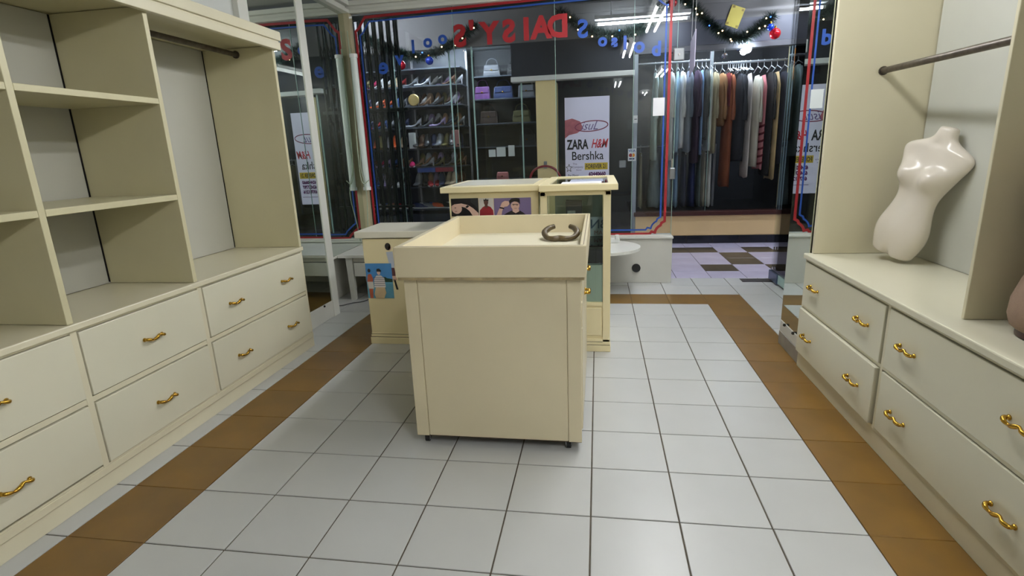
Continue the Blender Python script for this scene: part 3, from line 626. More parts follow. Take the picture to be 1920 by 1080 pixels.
# ================================================================= CORNER TUBE, CABLES, FOLDING GRILLE
ct = tube_lamp((-2.185, 3.36, 0.955), (-2.185, 3.36, 2.12), tube_off, 'unlit white tube standing upright in the corner by the post', housing=False, cat='lamp', name='tube_lamp', r=0.030)
cabm = mat('pale_green_cable', (160,172,150), 0.5, var=0.1)
for k, pts in enumerate(([(-2.225,3.37,2.35),(-2.215,3.36,1.9),(-2.20,3.34,1.4),(-2.215,3.33,1.15),(-2.17,3.30,0.9),(-2.20,3.32,0.6),(-2.21,3.33,0.425)], [(-2.21,3.37,2.2),(-2.225,3.35,1.7),(-2.225,3.32,1.2),(-2.20,3.30,1.0),(-2.14,3.32,1.02)])):
    obj('cable', T(smooth_path(pts, 6), 0.0045, 8), cabm, None, True, label=('long thin pale cable hanging down the corner post to the ledge', 'short looping pale cable behind the upright white tube')[k], cat='cable')
obj('cable', T(smooth_path([(-2.29,2.62,0.008),(-2.18,2.52,0.0055),(-2.10,2.60,0.0055),(-2.02,2.66,0.0055),(-1.98,2.78,0.0055),(-1.90,2.86,0.0055)], 6), 0.0045, 8), mat('dark_cable', (70,70,70), 0.5), None, True, label='thin dark cable curling on the floor tiles under the white bench', cat='cable')
gr = thing('folding_grille', 'dark green metal folding grille drawn back outside the left window', 'grille', (-2.1, 3.75, 0))
rng = random.Random(3)
for k in range(13):
    x = -2.30 + 0.036*k; y = 3.68 + (0.035 if k % 2 else 0.0)
    obj('bar', B((x-0.0085, x+0.0085, y-0.011, y+0.011, 0.03, 2.50), bev=0.0015), black_m, gr)
for k in range(12):
    bm = bmesh.new(); x = -2.30+0.036*k
    for z in (0.35, 0.95, 1.55, 2.15):
        tube(bm, [(x, 3.70, z), (x+0.036, 3.70, z+0.16)], 0.004, 6); tube(bm, [(x, 3.705, z+0.16), (x+0.036, 3.705, z)], 0.004, 6)
    obj('lattice', bm, black_m, gr)
obj('top_track', B((-2.36, 0.9, 3.67, 3.73, 2.50, 2.54)), black_m, gr)
obj('lock_rail', B((-2.32, -1.82, 3.675, 3.72, 1.66, 1.69), (-2.32, -1.84, 3.675, 3.72, 0.72, 0.74)), black_m, gr)

# ================================================================= MANNEQUIN TORSO
def torso():
    F = Vector((-0.93, -0.36, 0)).normalized(); Lv = Vector((0.36, -0.93, 0)).normalized()
    base = Vector((1.452, 1.230, 0.6515)); neck = Vector((1.560, 1.108, 1.232)); U = (neck-base).normalized(); H = (neck-base).length
    Fv = (F - U*F.dot(U)).normalized(); Lw = U.cross(Fv).normalized()
    if Lw.dot(Lv) < 0: Lw = -Lw
    # t, half width, front depth, back depth, side shift
    R = [(0.00,0.098,0.050,0.040,0),(0.05,0.106,0.056,0.046,0),(0.11,0.118,0.062,0.056,0),(0.19,0.128,0.064,0.062,0),(0.27,0.125,0.060,0.056,0),(0.35,0.110,0.055,0.046,0),(0.43,0.097,0.052,0.040,0),(0.50,0.095,0.050,0.038,0),(0.56,0.104,0.050,0.042,0),(0.62,0.120,0.050,0.046,0),(0.69,0.136,0.050,0.048,0),(0.75,0.154,0.048,0.048,0),(0.80,0.168,0.044,0.046,0),(0.84,0.171,0.040,0.042,0),(0.875,0.150,0.036,0.040,0),(0.905,0.104,0.033,0.038,0),(0.93,0.066,0.031,0.036,0),(0.96,0.047,0.033,0.033,0),(1.00,0.041,0.034,0.030,0),(1.035,0.038,0.030,0.028,0)]
    n = 40; rings = []
    for t, hw, fd, bd, sh_ in R:
        ring = []
        for k in range(n):
            a = 2*math.pi*k/n; c, s = math.cos(a), math.sin(a)
            e = 0.86
            lx = hw*math.copysign(abs(c)**e, c); fy = (fd if s > 0 else bd)*math.copysign(abs(s)**e, s)
            zz = t*H
            if s > 0:
                for sx_ in (-0.066, 0.066):           # bust
                    d2 = ((lx-sx_)/0.050)**2 + ((t-0.655)/0.062)**2
                    fy += 0.074*math.exp(-d2)
                fy += 0.012*math.exp(-((lx/0.07)**2 + ((t-0.24)/0.10)**2))     # belly
                fy -= 0.004*math.exp(-((lx/0.02)**2 + ((t-0.45)/0.22)**2))    # mid line
                fy -= 0.030*math.exp(-((lx/0.018)**2))*max(0, 1-t/0.10)         # between the thighs
                fy += 0.008*math.exp(-(((abs(lx)-0.10)/0.03)**2 + ((t-0.22)/0.08)**2))
                fy -= 0.012*math.exp(-((lx/0.02)**2+((t-0.90)/0.02)**2))       # throat hollow
                fy += 0.008*math.exp(-(((abs(lx)-0.08)/0.06)**2+((t-0.87)/0.012)**2))  # collar bone
            if t < 0.06: zz += 0.024*math.exp(-((lx/0.016)**2))*(1-t/0.06)      # notch between the cut thighs
            if s < 0 and t > 0.05: fy -= 0.010*math.exp(-(((abs(lx)-0.06)/0.05)**2+((t-0.17)/0.08)**2))
            ring.append(base + U*zz + Lw*lx + Fv*(fy))
        rings.append(ring)
    lo = min(p.z for p in rings[0]); sh2 = 0.6512 - lo
    rings = [[p+Vector((0,0,sh2)) for p in r] for r in rings]
    return loft(bmesh.new(), rings)
mn = thing('mannequin_torso', 'white headless female torso form leaning against the back of the right alcove', 'mannequin', (1.46, 1.2, 0.651))
to = obj('torso', torso(), mat('glossy_offwhite_plastic', (224,216,204), 0.22, var=0.02, scale=4), mn, True)
sb = to.modifiers.new('sub', 'SUBSURF'); sb.levels = 1; sb.render_levels = 2
# brown fabric form at the right edge
bf = thing('bust_form', 'brown cloth-covered form with a dark base on the right counter, cut by the photo edge', 'bust form', (1.375, 0.075, 0.65))
bm = bmesh.new(); rings = []
for z, r in ((0.022,0.118),(0.03,0.128),(0.06,0.136),(0.11,0.134),(0.17,0.118),(0.24,0.098),(0.30,0.094),(0.38,0.118),(0.46,0.13),(0.53,0.10),(0.56,0.045),(0.60,0.04)):
    rings.append([(1.375+r*0.95*math.cos(2*math.pi*k/28), 0.075+r*1.12*math.sin(2*math.pi*k/28), 0.65+z) for k in range(28)])
obj('cloth_body', loft(bm, rings), mat('brown_velvet', (142,118,100), 0.9, var=0.12, scale=12, bump=0.5, bscale=200), bf, True)
obj('dark_base', lathe(bmesh.new(), [(0.10,0.0),(0.112,0.004),(0.112,0.021)], (1.375, 0.075, 0.6502), 28), sill_m, bf, 'auto')

# ================================================================= ACROSS THE CORRIDOR: STRUCTURE
YS = 5.50
struct('trim_4', B((0.50, 2.30, YS-0.06, YS+0.10, 0.10, 0.355), bev=0.004), peach_m)
struct('trim_5', B((0.48, 2.30, YS-0.085, YS+0.12, 0.356, 0.405), bev=0.004), sill_m)
bs = struct('baseboard_corridor', B((0.50, 2.30, YS-0.062, YS-0.05, 0.0, 0.10)), grout)
x = 0.50
while x < 2.28:
    obj('tile', B((x+0.003, min(x+0.318, 2.30), YS-0.072, YS-0.062, 0.004, 0.099), bev=0.0015), tile_blk, bs); x += 0.321
struct('wall_pillar', B((-0.745, -0.50, YS-0.10, YS+0.35, 0, 2.06)), pillar_m)
struct('trim_8', B((-1.05, 0.455, YS-0.12, YS+0.05, 2.061, 2.12), bev=0.004), alu)
struct('wall_transom', B((-1.05, 0.455, YS-0.04, YS+0.05, 2.121, 2.519)), dark_in)
struct('wall_pillar.001', B((2.30, 2.60, YS-0.10, YS+0.30, 0, 2.95)), pillar_m)
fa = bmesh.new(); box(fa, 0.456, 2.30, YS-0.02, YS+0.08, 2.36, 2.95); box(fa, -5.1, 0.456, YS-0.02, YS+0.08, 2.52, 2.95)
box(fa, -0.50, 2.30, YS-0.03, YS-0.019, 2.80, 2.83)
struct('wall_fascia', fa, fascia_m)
struct('trim_9', B((0.456, 2.298, YS-0.028, YS-0.0205, 2.36, 2.62)), mat('slate_fascia_board', (76,78,88), 0.5, var=0.08))
struct('trim_6', B((0.456, 2.30, YS-0.03, YS+0.10, 2.30, 2.358), bev=0.003), mat('grey_lintel', (92,92,96), 0.4, var=0.05))
w2 = thing('window_2', None, None, (1.4, YS, 0.41), kind='structure')
for a, b in ((0.505, 1.36), (1.365, 2.295)): obj('glass_pane', B((a, b, YS-0.004, YS+0.004, 0.407, 2.30)), glass_m, w2)
obj('pane_joint', B((1.3605, 1.3645, YS-0.005, YS+0.005, 0.407, 2.30)), glassedge, w2)
obj('frame_post', B((2.215, 2.295, YS-0.035, YS-0.006, 0.407, 2.29), bev=0.003), mat('blue_grey_frame', (122,142,150), 0.35, var=0.06), w2)
obj('frame_post', B((0.455, 0.503, YS-0.03, YS+0.03, 0.0, 2.30), bev=0.004), mat('grey_frame', (150,158,164), 0.35, var=0.05), w2)
d2_ = thing('door_2', None, None, (0.0, YS, 0), kind='structure')
obj('glass_leaf', B((-0.495, 0.45, YS-0.004, YS+0.004, 0.02, 2.06)), glass_m, d2_)
hm = bmesh.new(); box(hm, 0.285, 0.375, YS-0.045, YS-0.005, 0.975, 1.065, bev=0.012); obj('lock', hm, mat('brushed_lock', (150,154,158), 0.3, metal=0.8, var=0.1), d2_)
w3 = thing('window_3', None, None, (-2.0, YS, 0.2), kind='structure')
for a, b in ((-3.9, -2.60), (-2.595, -1.86), (-1.84, -1.56), (-1.55, -0.94), (-0.93, -0.75)): obj('glass_pane', B((a, b, YS-0.004, YS+0.004, 0.205, 2.52)), glass_m, w3)
for x in (-2.598, -1.85, -1.555, -0.935): obj('pane_joint', B((x-0.009, x+0.009, YS-0.012, YS+0.008, 0.205, 2.52)), glassedge, w3)
struct('trim_7', B((-3.9, -0.745, YS-0.05, YS+0.15, 0.0, 0.20), bev=0.004), mat('navy_plinth', (38,46,58), 0.35, var=0.1))
struct('wall_shops', B((-5.15, 3.55, 7.1, 7.15, 0, 2.95), (-0.74, -0.66, YS+0.35, 7.1, 0, 2.95), (2.35, 2.45, YS+0.3, 7.1, 0, 2.95), (-3.95, -3.85, YS, 7.1, 0, 2.95)), dark_in)
struct('ceiling.002', B((-3.9, -0.74, YS+0.1, 7.1, 2.66, 2.70), (-0.66, 2.4, YS+0.1, 7.1, 2.66, 2.70)), mat('shop_ceiling_white', (176,182,188), 0.7, var=0.03))

# lamps outside
tube_lamp((0.02, 5.15, 2.60), (1.0, 5.15, 2.60), tube_co, 'lit corridor tube in front of the fascia left of the yellow note', hang=2.949)
tube_lamp((2.02, 5.2, 2.74), (2.28, 5.2, 2.74), tube_co, 'short lit corridor tube at the top by the right pillar', hang=2.949)
tube_lamp((-2.9, 4.5, 2.80), (-1.7, 4.5, 2.80), tube_co, 'lit corridor tube behind the left window lettering', hang=2.949)
tube_lamp((-2.5, 5.74, 2.574), (-1.3, 5.74, 2.574), tube_sh, 'lit tube on the shoe shop ceiling')
tube_lamp((0.75, 5.68, 2.574), (1.95, 5.68, 2.574), tube_sh, 'lit tube on the clothes shop ceiling')
for k, x in enumerate((-3.4, 2.7)):  # out-of-view fill tubes, added to brighten the corridor
    tube_lamp((x-0.6, 4.6, 2.90), (x+0.6, 4.6, 2.90), tube_fill, '%s unseen fill tube added on the corridor ceiling' % ('left', 'right')[k], housing=False, hang=2.949)
def round_lamp(name, label, x, y, z, r):
    t = thing(name, label, 'lamp', (x, y, z))
    bm = bmesh.new(); bmesh.ops.create_icosphere(bm, subdivisions=3, radius=r, matrix=Matrix.Translation((x, y, z))); obj('bulb', bm, tube_sh, t, True)
    obj('socket', T([(x, y, z+r*0.9), (x, y, z+r*0.9+0.06)], r*0.5, 12), white_p, t, 'auto')
round_lamp('bulb_lamp', 'round white bulb glowing above the clothes rail', 1.73, 5.42, 2.275, 0.045)
bl = thing('mirror_ball', 'small silver ball ornament hanging over the clothes rail', 'ornament', (1.48, 5.42, 2.22))
bm = bmesh.new(); bmesh.ops.create_icosphere(bm, subdivisions=2, radius=0.035, matrix=Matrix.Translation((1.48, 5.42, 2.22))); obj('ball', bm, chrome, bl)
obj('cord', T([(1.48, 5.42, 2.25), (1.48, 5.42, 2.30)], 0.002, 6), white_p, bl)

# yellow note, stickers, sheets
nt_ = thing('yellow_note', 'tilted yellow paper note taped on the fascia below the garland', 'note', (1.58, 5.46, 2.63))
obj('sheet', poly_bm([(1.545,2.77),(1.690,2.715),(1.615,2.505),(1.475,2.56)], 5.465), mat('yellow_paper', (206,190,92), 0.6, var=0.05), nt_)
for x, z in ((1.565,2.745), (1.665,2.70), (1.605,2.53), (1.50,2.575)): obj('tape', poly_bm([(x-0.016,z-0.01),(x+0.012,z-0.014),(x+0.016,z+0.01),(x-0.012,z+0.014)], 5.463), mat('brown_tape', (150,128,60), 0.4, var=0.1), nt_)
cs = thing('card_sticker', 'small payment card sticker on the clothes shop door frame', 'sticker', (0.44, 5.46, 1.06))
obj('sheet', B((0.395, 0.492, 5.460, 5.462, 1.055, 1.205)), white_p, cs)
obj('printed_lettering', text_bm('VISA', 0.042, 0.443, 5.459, 1.165, bold=0.001), blue_p, cs)
for x, ma in ((0.428, red_p), (0.458, mat('orange_print', (236,150,40), 0.5, var=0))): obj('printed_circle', poly_bm(oval(x, 1.125, 0.022, 0.022), 5.4588 if ma is red_p else 5.4592), ma, cs)
obj('printed_bar', B((0.41, 0.475, 5.4588, 5.4592, 1.072, 1.09)), mat('navy_print', (30,44,96), 0.5, var=0), cs)
ws = thing('small_label', 'small white label halfway up the clothes shop door frame', 'sticker', (0.475, 5.46, 1.5))
obj('sheet', B((0.452, 0.505, 5.460, 5.462, 1.51, 1.60)), white_p, ws); obj('printed_bar', B((0.465, 0.497, 5.4588, 5.4592, 1.552, 1.560)), inkk, ws)
obj('paper_square', B((0.497, 0.595, 3.4405, 3.4425, 1.49, 1.64)), mat('white_paper', (232,232,236)), label='blank white square of paper stuck on the right glass pane', cat='paper')
pl = thing('glass_clamp', 'metal clamp on the right edge of the shop window', 'clamp', (0.68, 3.44, 1.0))
obj('plate', B((0.655, 0.705, 3.425, 3.470, 0.94, 1.04), bev=0.008), mat('brushed_lock', (150,154,158)), pl); obj('pin', B((0.668, 0.682, 3.436, 3.446, 1.04, 1.12)), chrome, pl)
pl2 = thing('glass_clamp', 'metal clamp high on the right edge of the shop window', 'clamp', (0.68, 3.44, 1.95))
obj('plate', B((0.655, 0.745, 3.425, 3.470, 1.93, 2.03), bev=0.008), mat('brushed_lock', (150,154,158)), pl2); obj('screw', T([(0.70,3.424,1.98),(0.70,3.420,1.98)], 0.010, 10), chrome, pl2)
hs = thing('hanging_board', 'narrow white board hanging edge-on in the doorway beside the upper clamp', 'board', (0.86, 3.72, 1.85))
hbm = bmesh.new(); loft(hbm, [[(0.855, y_, z_), (0.861, y_, z_), (0.861, y_, z_+h_), (0.855, y_, z_+h_)] for y_, z_, h_ in ((3.60, 1.90, 0.30), (3.86, 1.84, 0.30))]); obj('panel', hbm, mat('lilac_white_board', (216,208,232), 0.5, var=0.03), hs)
for y_ in (3.64, 3.82): obj('cord', T([(0.858, y_, 2.16), (0.858, y_, 2.655)], 0.002, 6), white_p, hs)
st2 = thing('sticker', 'tall orange and blue sticker at the top of the clothes shop right frame', 'sticker', (2.255, 5.46, 1.95))
obj('sheet', B((2.222, 2.288, 5.460, 5.464, 1.92, 2.26)), mat('orange_print', (236,150,40)), st2)
obj('printed_panel', B((2.226, 2.284, 5.4588, 5.4596, 2.10, 2.20)), mat('printed_rust', (170,70,36), 0.5, var=0.2), st2); obj('printed_panel', B((2.226, 2.284, 5.4588, 5.4596, 2.02, 2.08)), mat('navy_print', (30,44,96)), st2); obj('printed_panel', B((2.226, 2.284, 5.4588, 5.4596, 1.95, 2.00)), white_p, st2)
hb2 = thing('door_holder', 'metal clamp with a red hose loop on the cream pillar', 'clamp', (-0.62, 5.38, 1.05))
obj('clamp', B((-0.66, -0.62, 5.36, 5.40, 1.0, 1.09), bev=0.006), mat('brushed_lock', (150,154,158)), hb2)
obj('red_hose', T(smooth_path([(-0.88,5.37,0.62),(-0.86,5.37,0.80),(-0.80,5.36,0.97),(-0.66,5.35,1.03),(-0.52,5.36,0.99),(-0.44,5.37,0.86),(-0.42,5.37,0.70)], 6), 0.014, 10), mat('dark_red_hose', (122,24,34), 0.35, var=0.1), hb2, True)

# ---- poster on the far glass door
po = thing('brand_poster', 'white shop poster with clothing brand names on the glass door across the corridor', 'poster', (-0.11, 5.47, 0.6))
pY = 5.470
obj('sheet', B((-0.392, 0.163, pY, pY+0.002, 0.60, 1.85)), mat('poster_lavender_white', (236,232,250), 0.45, var=0.03, scale=3), po)
obj('printed_bag', poly_bm([(-0.392,1.36),(-0.34,1.40),(-0.24,1.42),(-0.16,1.47),(-0.20,1.56),(-0.30,1.60),(-0.392,1.58)], pY-0.001), mat('printed_rose', (176,96,104), 0.5, var=0.25, scale=14), po)
pu = mat('printed_purple', (96,26,92), 0.5, var=0); rd = mat('printed_brand_red', (196,24,44), 0.5, var=0); gl = mat('printed_gold', (206,176,40), 0.5, var=0.05)
for s, sz, x, z, bo, ma, shr, sx_ in (('ZARA', 0.165, -0.235, 1.225, 0.005, inkk, 0, 0.62), ('H&M', 0.150, 0.035, 1.235, 0.003, rd, 0.35, 0.62), ('Bershka', 0.150, -0.110, 1.090, 0.001, inkk, 0, 0.84),
        ('62440660', 0.062, 0.012, 0.888, 0.0035, pu, 0, 0.86), ('62427797', 0.062, 0.012, 0.822, 0.0035, pu, 0, 0.86), ('69781216', 0.062, 0.012, 0.756, 0.0035, pu, 0, 0.86),
        ('The', 0.034, -0.27, 1.03, 0, lav, 0, 1), ('Company', 0.036, -0.235, 0.99, 0, lav, 0.2, 1), ('Store', 0.030, -0.22, 0.955, 0, lav, 0, 1), ('Por Mayor', 0.040, -0.29, 0.885, 0, inkk, 0, 0.8)):
    obj('printed_lettering', text_bm(s, sz, x, pY-0.0015, z, bold=bo, shear=shr, sx=sx_), ma, po)
obj('printed_gold_bar', B((-0.145, 0.145, pY-0.001, pY-0.0005, 0.962, 1.048)), gl, po)
obj('printed_lettering', text_bm('FOREVER 21', 0.075, 0.0, pY-0.002, 0.980, bold=0.0015, sx=0.66), inkk, po)
obj('printed_oval', band([(p[0], p[1]) for p in oval(-0.06, 1.50, 0.205, 0.062, 28, 0.06)] + [oval(-0.06, 1.50, 0.205, 0.062, 28, 0.06)[0]], 0.006, pY-0.0012), mat('printed_wine', (130,44,72), 0.5, var=0), po)
obj('printed_lettering', text_bm('isuL', 0.15, -0.09, pY-0.0015, 1.455, bold=0.0, shear=0.45, sx=0.9), mat('printed_plum', (112,92,142), 0.5, var=0), po)
star = [(-0.345+0.040*(1 if k % 2 == 0 else 0.45)*math.sin(k*math.pi/5), 0.99+0.050*(1 if k % 2 == 0 else 0.45)*math.cos(k*math.pi/5)) for k in range(11)]
obj('printed_star', band(star, 0.003, pY-0.0012), inkk, po)
obj('printed_line', B((-0.12, 0.14, pY-0.001, pY-0.0005, 0.70, 0.706)), pu, po)

# ================================================================= CLOTHES SHOP WINDOW
cr = thing('clothes_rail', 'long metal clothes rail in the window across the corridor, full of hangers', 'rail', (1.4, 5.85, 2.2))
rail_m = mat('grey_rail_metal', (150,152,158), 0.3, metal=0.5, var=0.1)
obj('bar', T([(0.48, 5.85, 2.235), (1.42, 5.85, 2.235)], 0.014, 10), rail_m, cr, 'auto'); obj('bar', T([(1.42, 5.85, 2.19), (2.34, 5.85, 2.19)], 0.014, 10), rail_m, cr, 'auto')
obj('upright', B((1.40, 1.44, 5.83, 5.87, 2.05, 2.66)), rail_m, cr)
cr2 = thing('clothes_rail', 'lower metal rail carrying the trousers behind the left pane', 'rail', (1.0, 5.95, 1.2))
obj('bar', T([(0.48, 6.0, 1.22), (1.55, 6.0, 1.22)], 0.012, 10), rail_m, cr2, 'auto'); obj('upright', B((0.50, 0.53, 5.985, 6.015, 0.41, 1.22)), rail_m, cr2); obj('upright', B((1.53, 1.56, 5.985, 6.015, 0.41, 1.22)), rail_m, cr2)
obj('display_floor', B((0.46, 2.34, 5.62, 7.0, 0.36, 0.40)), dark_in, label='dark raised display floor behind the clothes shop window', cat='platform')
hang_m = mat('white_plastic_hanger', (206,210,216), 0.4, var=0.03)
def hanger_bm(x, y, zr, w_):
    bm = bmesh.new()
    tube(bm, smooth_path([(x, y-0.012, zr+0.004), (x, y, zr+0.018), (x, y+0.013, zr+0.002), (x, y, zr-0.03), (x, y, zr-0.06)], 4), 0.0028, 6)
    tube(bm, [(x, y-w_, zr-0.115), (x, y, zr-0.06), (x, y+w_, zr-0.115)], 0.005, 6); return bm
def garment(x0, x1, ztop, zbot, rgb, label, zr, y=5.85, nm='hanging_coat', cat='garment', flare=1.0, seed=0, stripes=None, lean=0.0, skirt=False):
    """a garment hanging sideways on its hanger: body seen edge-on with sleeve and folds"""
    rr = random.Random(seed); xc, hw = (x0+x1)/2, (x1-x0)/2; t = thing(nm, label, cat, (xc, y, zbot), 'garments hanging in the clothes shop window')
    obj('hanger', hanger_bm(xc, y, zr, 0.17), hang_m, t)
    rgb = tuple(min(240, int(v*1.18+6)) for v in rgb)
    ma = mat('cloth_%d_%d_%d' % rgb, rgb, 0.85, var=0.16, scale=9, bump=0.5, bscale=90, stretch=(3,1,0.6))
    n = 20; rings = []; ph = rr.uniform(0, 6)
    for i in range(9):
        f = i/8; z = ztop + (zbot-ztop)*f
        if skirt: dy = 0.13+0.02*f; w_ = hw*(0.55+0.5*f)
        else: dy = (0.16 if f < 0.12 else 0.19)*(0.55+3.6*min(f, 0.125)); dy = min(dy, 0.20); w_ = hw*(0.35+0.75*min(1, f*3.0) if f < 0.33 else 1.0 + 0.16*flare*(f-0.33))
        ring = []
        for k in range(n):
            a = 2*math.pi*k/n; q = 1+0.10*f*math.sin(5*a+ph)+0.05*f*math.sin(9*a+ph*2)
            ring.append((xc + lean*f + w_*math.cos(a)*q, y + dy*math.sin(a)*(1+0.05*f*math.sin(3*a+ph)), z + 0.016*math.sin(3*a+ph)*f))
        rings.append(ring)
    obj('cloth', loft(bmesh.new(), rings), ma, t, True)
    if not skirt and hw > 0.03:
        pts = [(xc+hw*0.1, y-0.15, ztop-0.03), (xc+hw*0.35, y-0.20, ztop-0.16), (xc+hw*0.45+lean*0.3, y-0.215, ztop-0.36), (xc+hw*0.4+lean*0.5, y-0.21, max(zbot+0.05, ztop-0.56))]
        obj('sleeve', T(smooth_path(pts, 3), [hw*0.35+0.008*math.sin(j) for j in range(10)], 10), ma, t, True)
    if stripes:
        sm = mat('stripe_%d_%d_%d' % stripes, stripes, 0.85, var=0.1)
        for j in range(6):
            z = zbot+0.06+j*0.09; bm = bmesh.new()
            ring = lambda zz, e: [(xc+lean*0.8+(hw*1.12+e)*math.cos(2*math.pi*k/20), y+(0.20+e)*math.sin(2*math.pi*k/20), zz+0.02*math.cos(2*math.pi*k/20)) for k in range(20)]
            loft(bm, [ring(z, 0.003), ring(z+0.028, 0.003)], caps=False); obj('stripe', bm, sm, t, True)
    return t
U_ = [(0.70,0.78,2.12,1.05,(176,196,206),'pale blue long shirt, first on the upper rail from the left'), (0.79,0.84,2.12,1.24,(120,126,112),'narrow grey green shirt next to the first pale blue one'),
 (0.90,0.975,2.12,1.04,(206,214,222),'whitish long shirt seen through the red painted line'), (0.985,1.045,2.12,1.14,(150,178,206),'light blue shirt just right of the painted line'),
 (1.03,1.11,2.12,1.19,(206,196,196),'pinkish white blouse between light blue and slate clothes'), (1.10,1.20,2.12,1.14,(92,100,116),'slate grey coat on the upper rail'),
 (1.20,1.30,2.12,1.00,(52,38,56),'dark plum coat on the upper rail'), (1.285,1.33,2.12,1.10,(120,150,190),'light blue sleeveless dress beside the plum coat'),
 (1.32,1.39,2.12,1.29,(52,54,50),'charcoal shirt left of the white blouse'), (1.385,1.44,2.12,1.15,(210,206,190),'ivory blouse by the rail upright'),(1.43,1.50,2.09,1.12,(150,140,116),'khaki beige coat right of the ivory blouse'),
 (1.50,1.60,2.07,1.45,(126,90,58),'short brown jacket on the right rail'), (1.60,1.645,2.07,1.67,(96,28,34),'short maroon top behind the brown jacket'), (1.59,1.70,2.06,0.69,(122,62,36),'long rust brown dress hanging low'),
 (1.70,1.845,2.05,1.01,(28,30,38),'wide black coat under the bunch of empty hangers'), (1.855,1.905,2.05,0.80,(204,188,184),'long narrow pale pink dress'), (1.925,2.015,2.02,0.93,(176,172,160),'grey white patterned blouse'),
 (2.01,2.075,2.02,0.90,(176,110,116),'pink and dark red striped shirt'), (2.09,2.165,2.05,0.82,(30,28,30),'black dress with ragged hem'), (2.165,2.225,2.05,0.77,(190,164,120),'beige shawl dress right of the black one'), (2.23,2.33,2.05,0.96,(34,36,48),'long dark navy coat at the right end of the rail')]
for i, (a, b, zt_, zb, c, lab) in enumerate(U_):
    zr = 2.235 if a < 1.42 else 2.19
    garment(a+0.003, b-0.003, min(zt_, zr-0.09), zb, c, lab, zr, seed=i, stripes=(110,24,40) if 'striped' in lab else None, flare=1.0)
L_ = [(0.56,0.62,(142,138,118),'greyish beige trousers at the left end of the lower rail'), (0.68,0.86,(116,128,134),'wide blue grey trousers on the lower rail'), (0.90,1.00,(128,152,172),'faded blue jeans behind the painted line'), (1.02,1.085,(112,140,168),'light blue trousers on the lower rail'),
 (1.11,1.20,(34,38,60),'dark navy trousers on the lower rail'), (1.215,1.31,(36,44,86),'royal navy skirt on the lower rail'), (1.325,1.375,(92,104,104),'grey green trousers on the lower rail'), (1.385,1.425,(168,160,138),'khaki trousers left of the white pair'), (1.44,1.51,(206,206,218),'white trousers at the right end of the lower rail')]
for i, (a, b, c, lab) in enumerate(L_):
    garment(a, b, 1.14, 0.425, c, lab, 1.22, y=6.0, nm='hanging_trousers', cat='trousers', seed=50+i, skirt=True, flare=0.6)
eh = None
for k in range(9):
    x = 1.672+0.020*k
    if eh is None:
        eh = obj('empty_hanger', hanger_bm(0, 0, 0, 0.17), hang_m, label='empty white hanger in the bunch above the wide black coat', cat='hanger', group='empty hangers bunched above the black coat'); o = eh
    else: o = eh.copy(); COL.objects.link(o)
    o.location = (x, 5.85, 2.19); o.rotation_euler = (0, random.uniform(-0.25, 0.25), random.uniform(-0.5, 0.5))

# ================================================================= GARLANDS
fir = mat('dark_fir_needles', (26,46,40), 0.6, var=0.35, scale=30)
warm = mat('warm_fairy_light', (255,206,150), emit=14); bluel = mat('blue_fairy_light', (60,110,255), emit=5)
def garland(label, pts, y, r=0.075, seed=1, lights=14):
    rr = random.Random(seed); P = smooth_path([(p[0], y, p[1]) for p in pts], 14); t = thing('fir_garland', label, 'garland', tuple(P[len(P)//2]), None)
    bm = bmesh.new(); tube(bm, P, 0.012, 6)
    for i in range(len(P)-1):
        d = (P[i+1]-P[i]); Ln = d.length; d.normalize()
        for k in range(int(Ln*3000)):
            c = P[i] + d*Ln*rr.random(); a = rr.uniform(0, 2*math.pi); nrm = Vector((math.cos(a)*0.2, 0.0, 0.0)) + Vector((rr.uniform(-1,1), rr.uniform(-1,1), rr.uniform(-1,1)))
            nrm = (nrm - d*nrm.dot(d)*0.6).normalized()*r*rr.uniform(0.6, 1.1); s = nrm.cross(Vector((rr.uniform(-1,1), rr.uniform(-1,1), rr.uniform(-1,1)))).normalized()*0.0048
            bm.faces.new([bm.verts.new(c-s), bm.verts.new(c+s), bm.verts.new(c+nrm+d*0.01)])
    obj('needles', bm, fir, t)
    for k in range(lights):
        c = P[int((k+0.5)/lights*(len(P)-1))] + Vector((rr.uniform(-0.05,0.05), -0.07, rr.uniform(-0.08,0.04)))
        b = bmesh.new(); bmesh.ops.create_icosphere(b, subdivisions=1, radius=0.0085, matrix=Matrix.Translation(c)); obj('fairy_light', b, warm if k % 5 else bluel, t)
    return t
g1 = garland('dark green garland drooping above the clothes shop window', [(0.95,2.90),(1.10,2.74),(1.28,2.57),(1.45,2.44),(1.66,2.39),(1.83,2.48),(1.97,2.60)], 5.36, 0.105, 1, 16)
garland('dark green garland swag left of the corridor tube', [(0.84,2.90),(0.70,2.69),(0.50,2.56),(0.20,2.51),(-0.11,2.60),(-0.45,2.82)], 5.36, 0.10, 2, 10)
garland('dark green garland above the shoe shop window', [(-2.95,2.72),(-2.55,2.52),(-2.15,2.42),(-1.75,2.55),(-1.45,2.74)], 5.36, 0.10, 3, 10)
def bauble(label, x, z, r, rgb):
    t = thing('bauble', label, 'ornament', (x, 5.33, z)); m_ = mat('bauble_%d_%d_%d' % rgb, rgb, 0.2, metal=0.4, var=0)
    bm = bmesh.new(); bmesh.ops.create_icosphere(bm, subdivisions=3, radius=r, matrix=Matrix.Translation((x, 5.30, z))); obj('ball', bm, m_, t, True)
    obj('cap', T([(x, 5.30, z+r*0.95), (x, 5.30, z+r+0.02)], 0.012, 8), brass, t)
bauble('red ball ornament at the right end of the garland', 1.985, 2.40, 0.060, (190,26,40)); bauble('blue ball ornament beside the red one', 1.93, 2.47, 0.038, (30,70,190)); bauble('red ball ornament on the shoe shop garland', -2.42, 2.33, 0.055, (170,24,40))
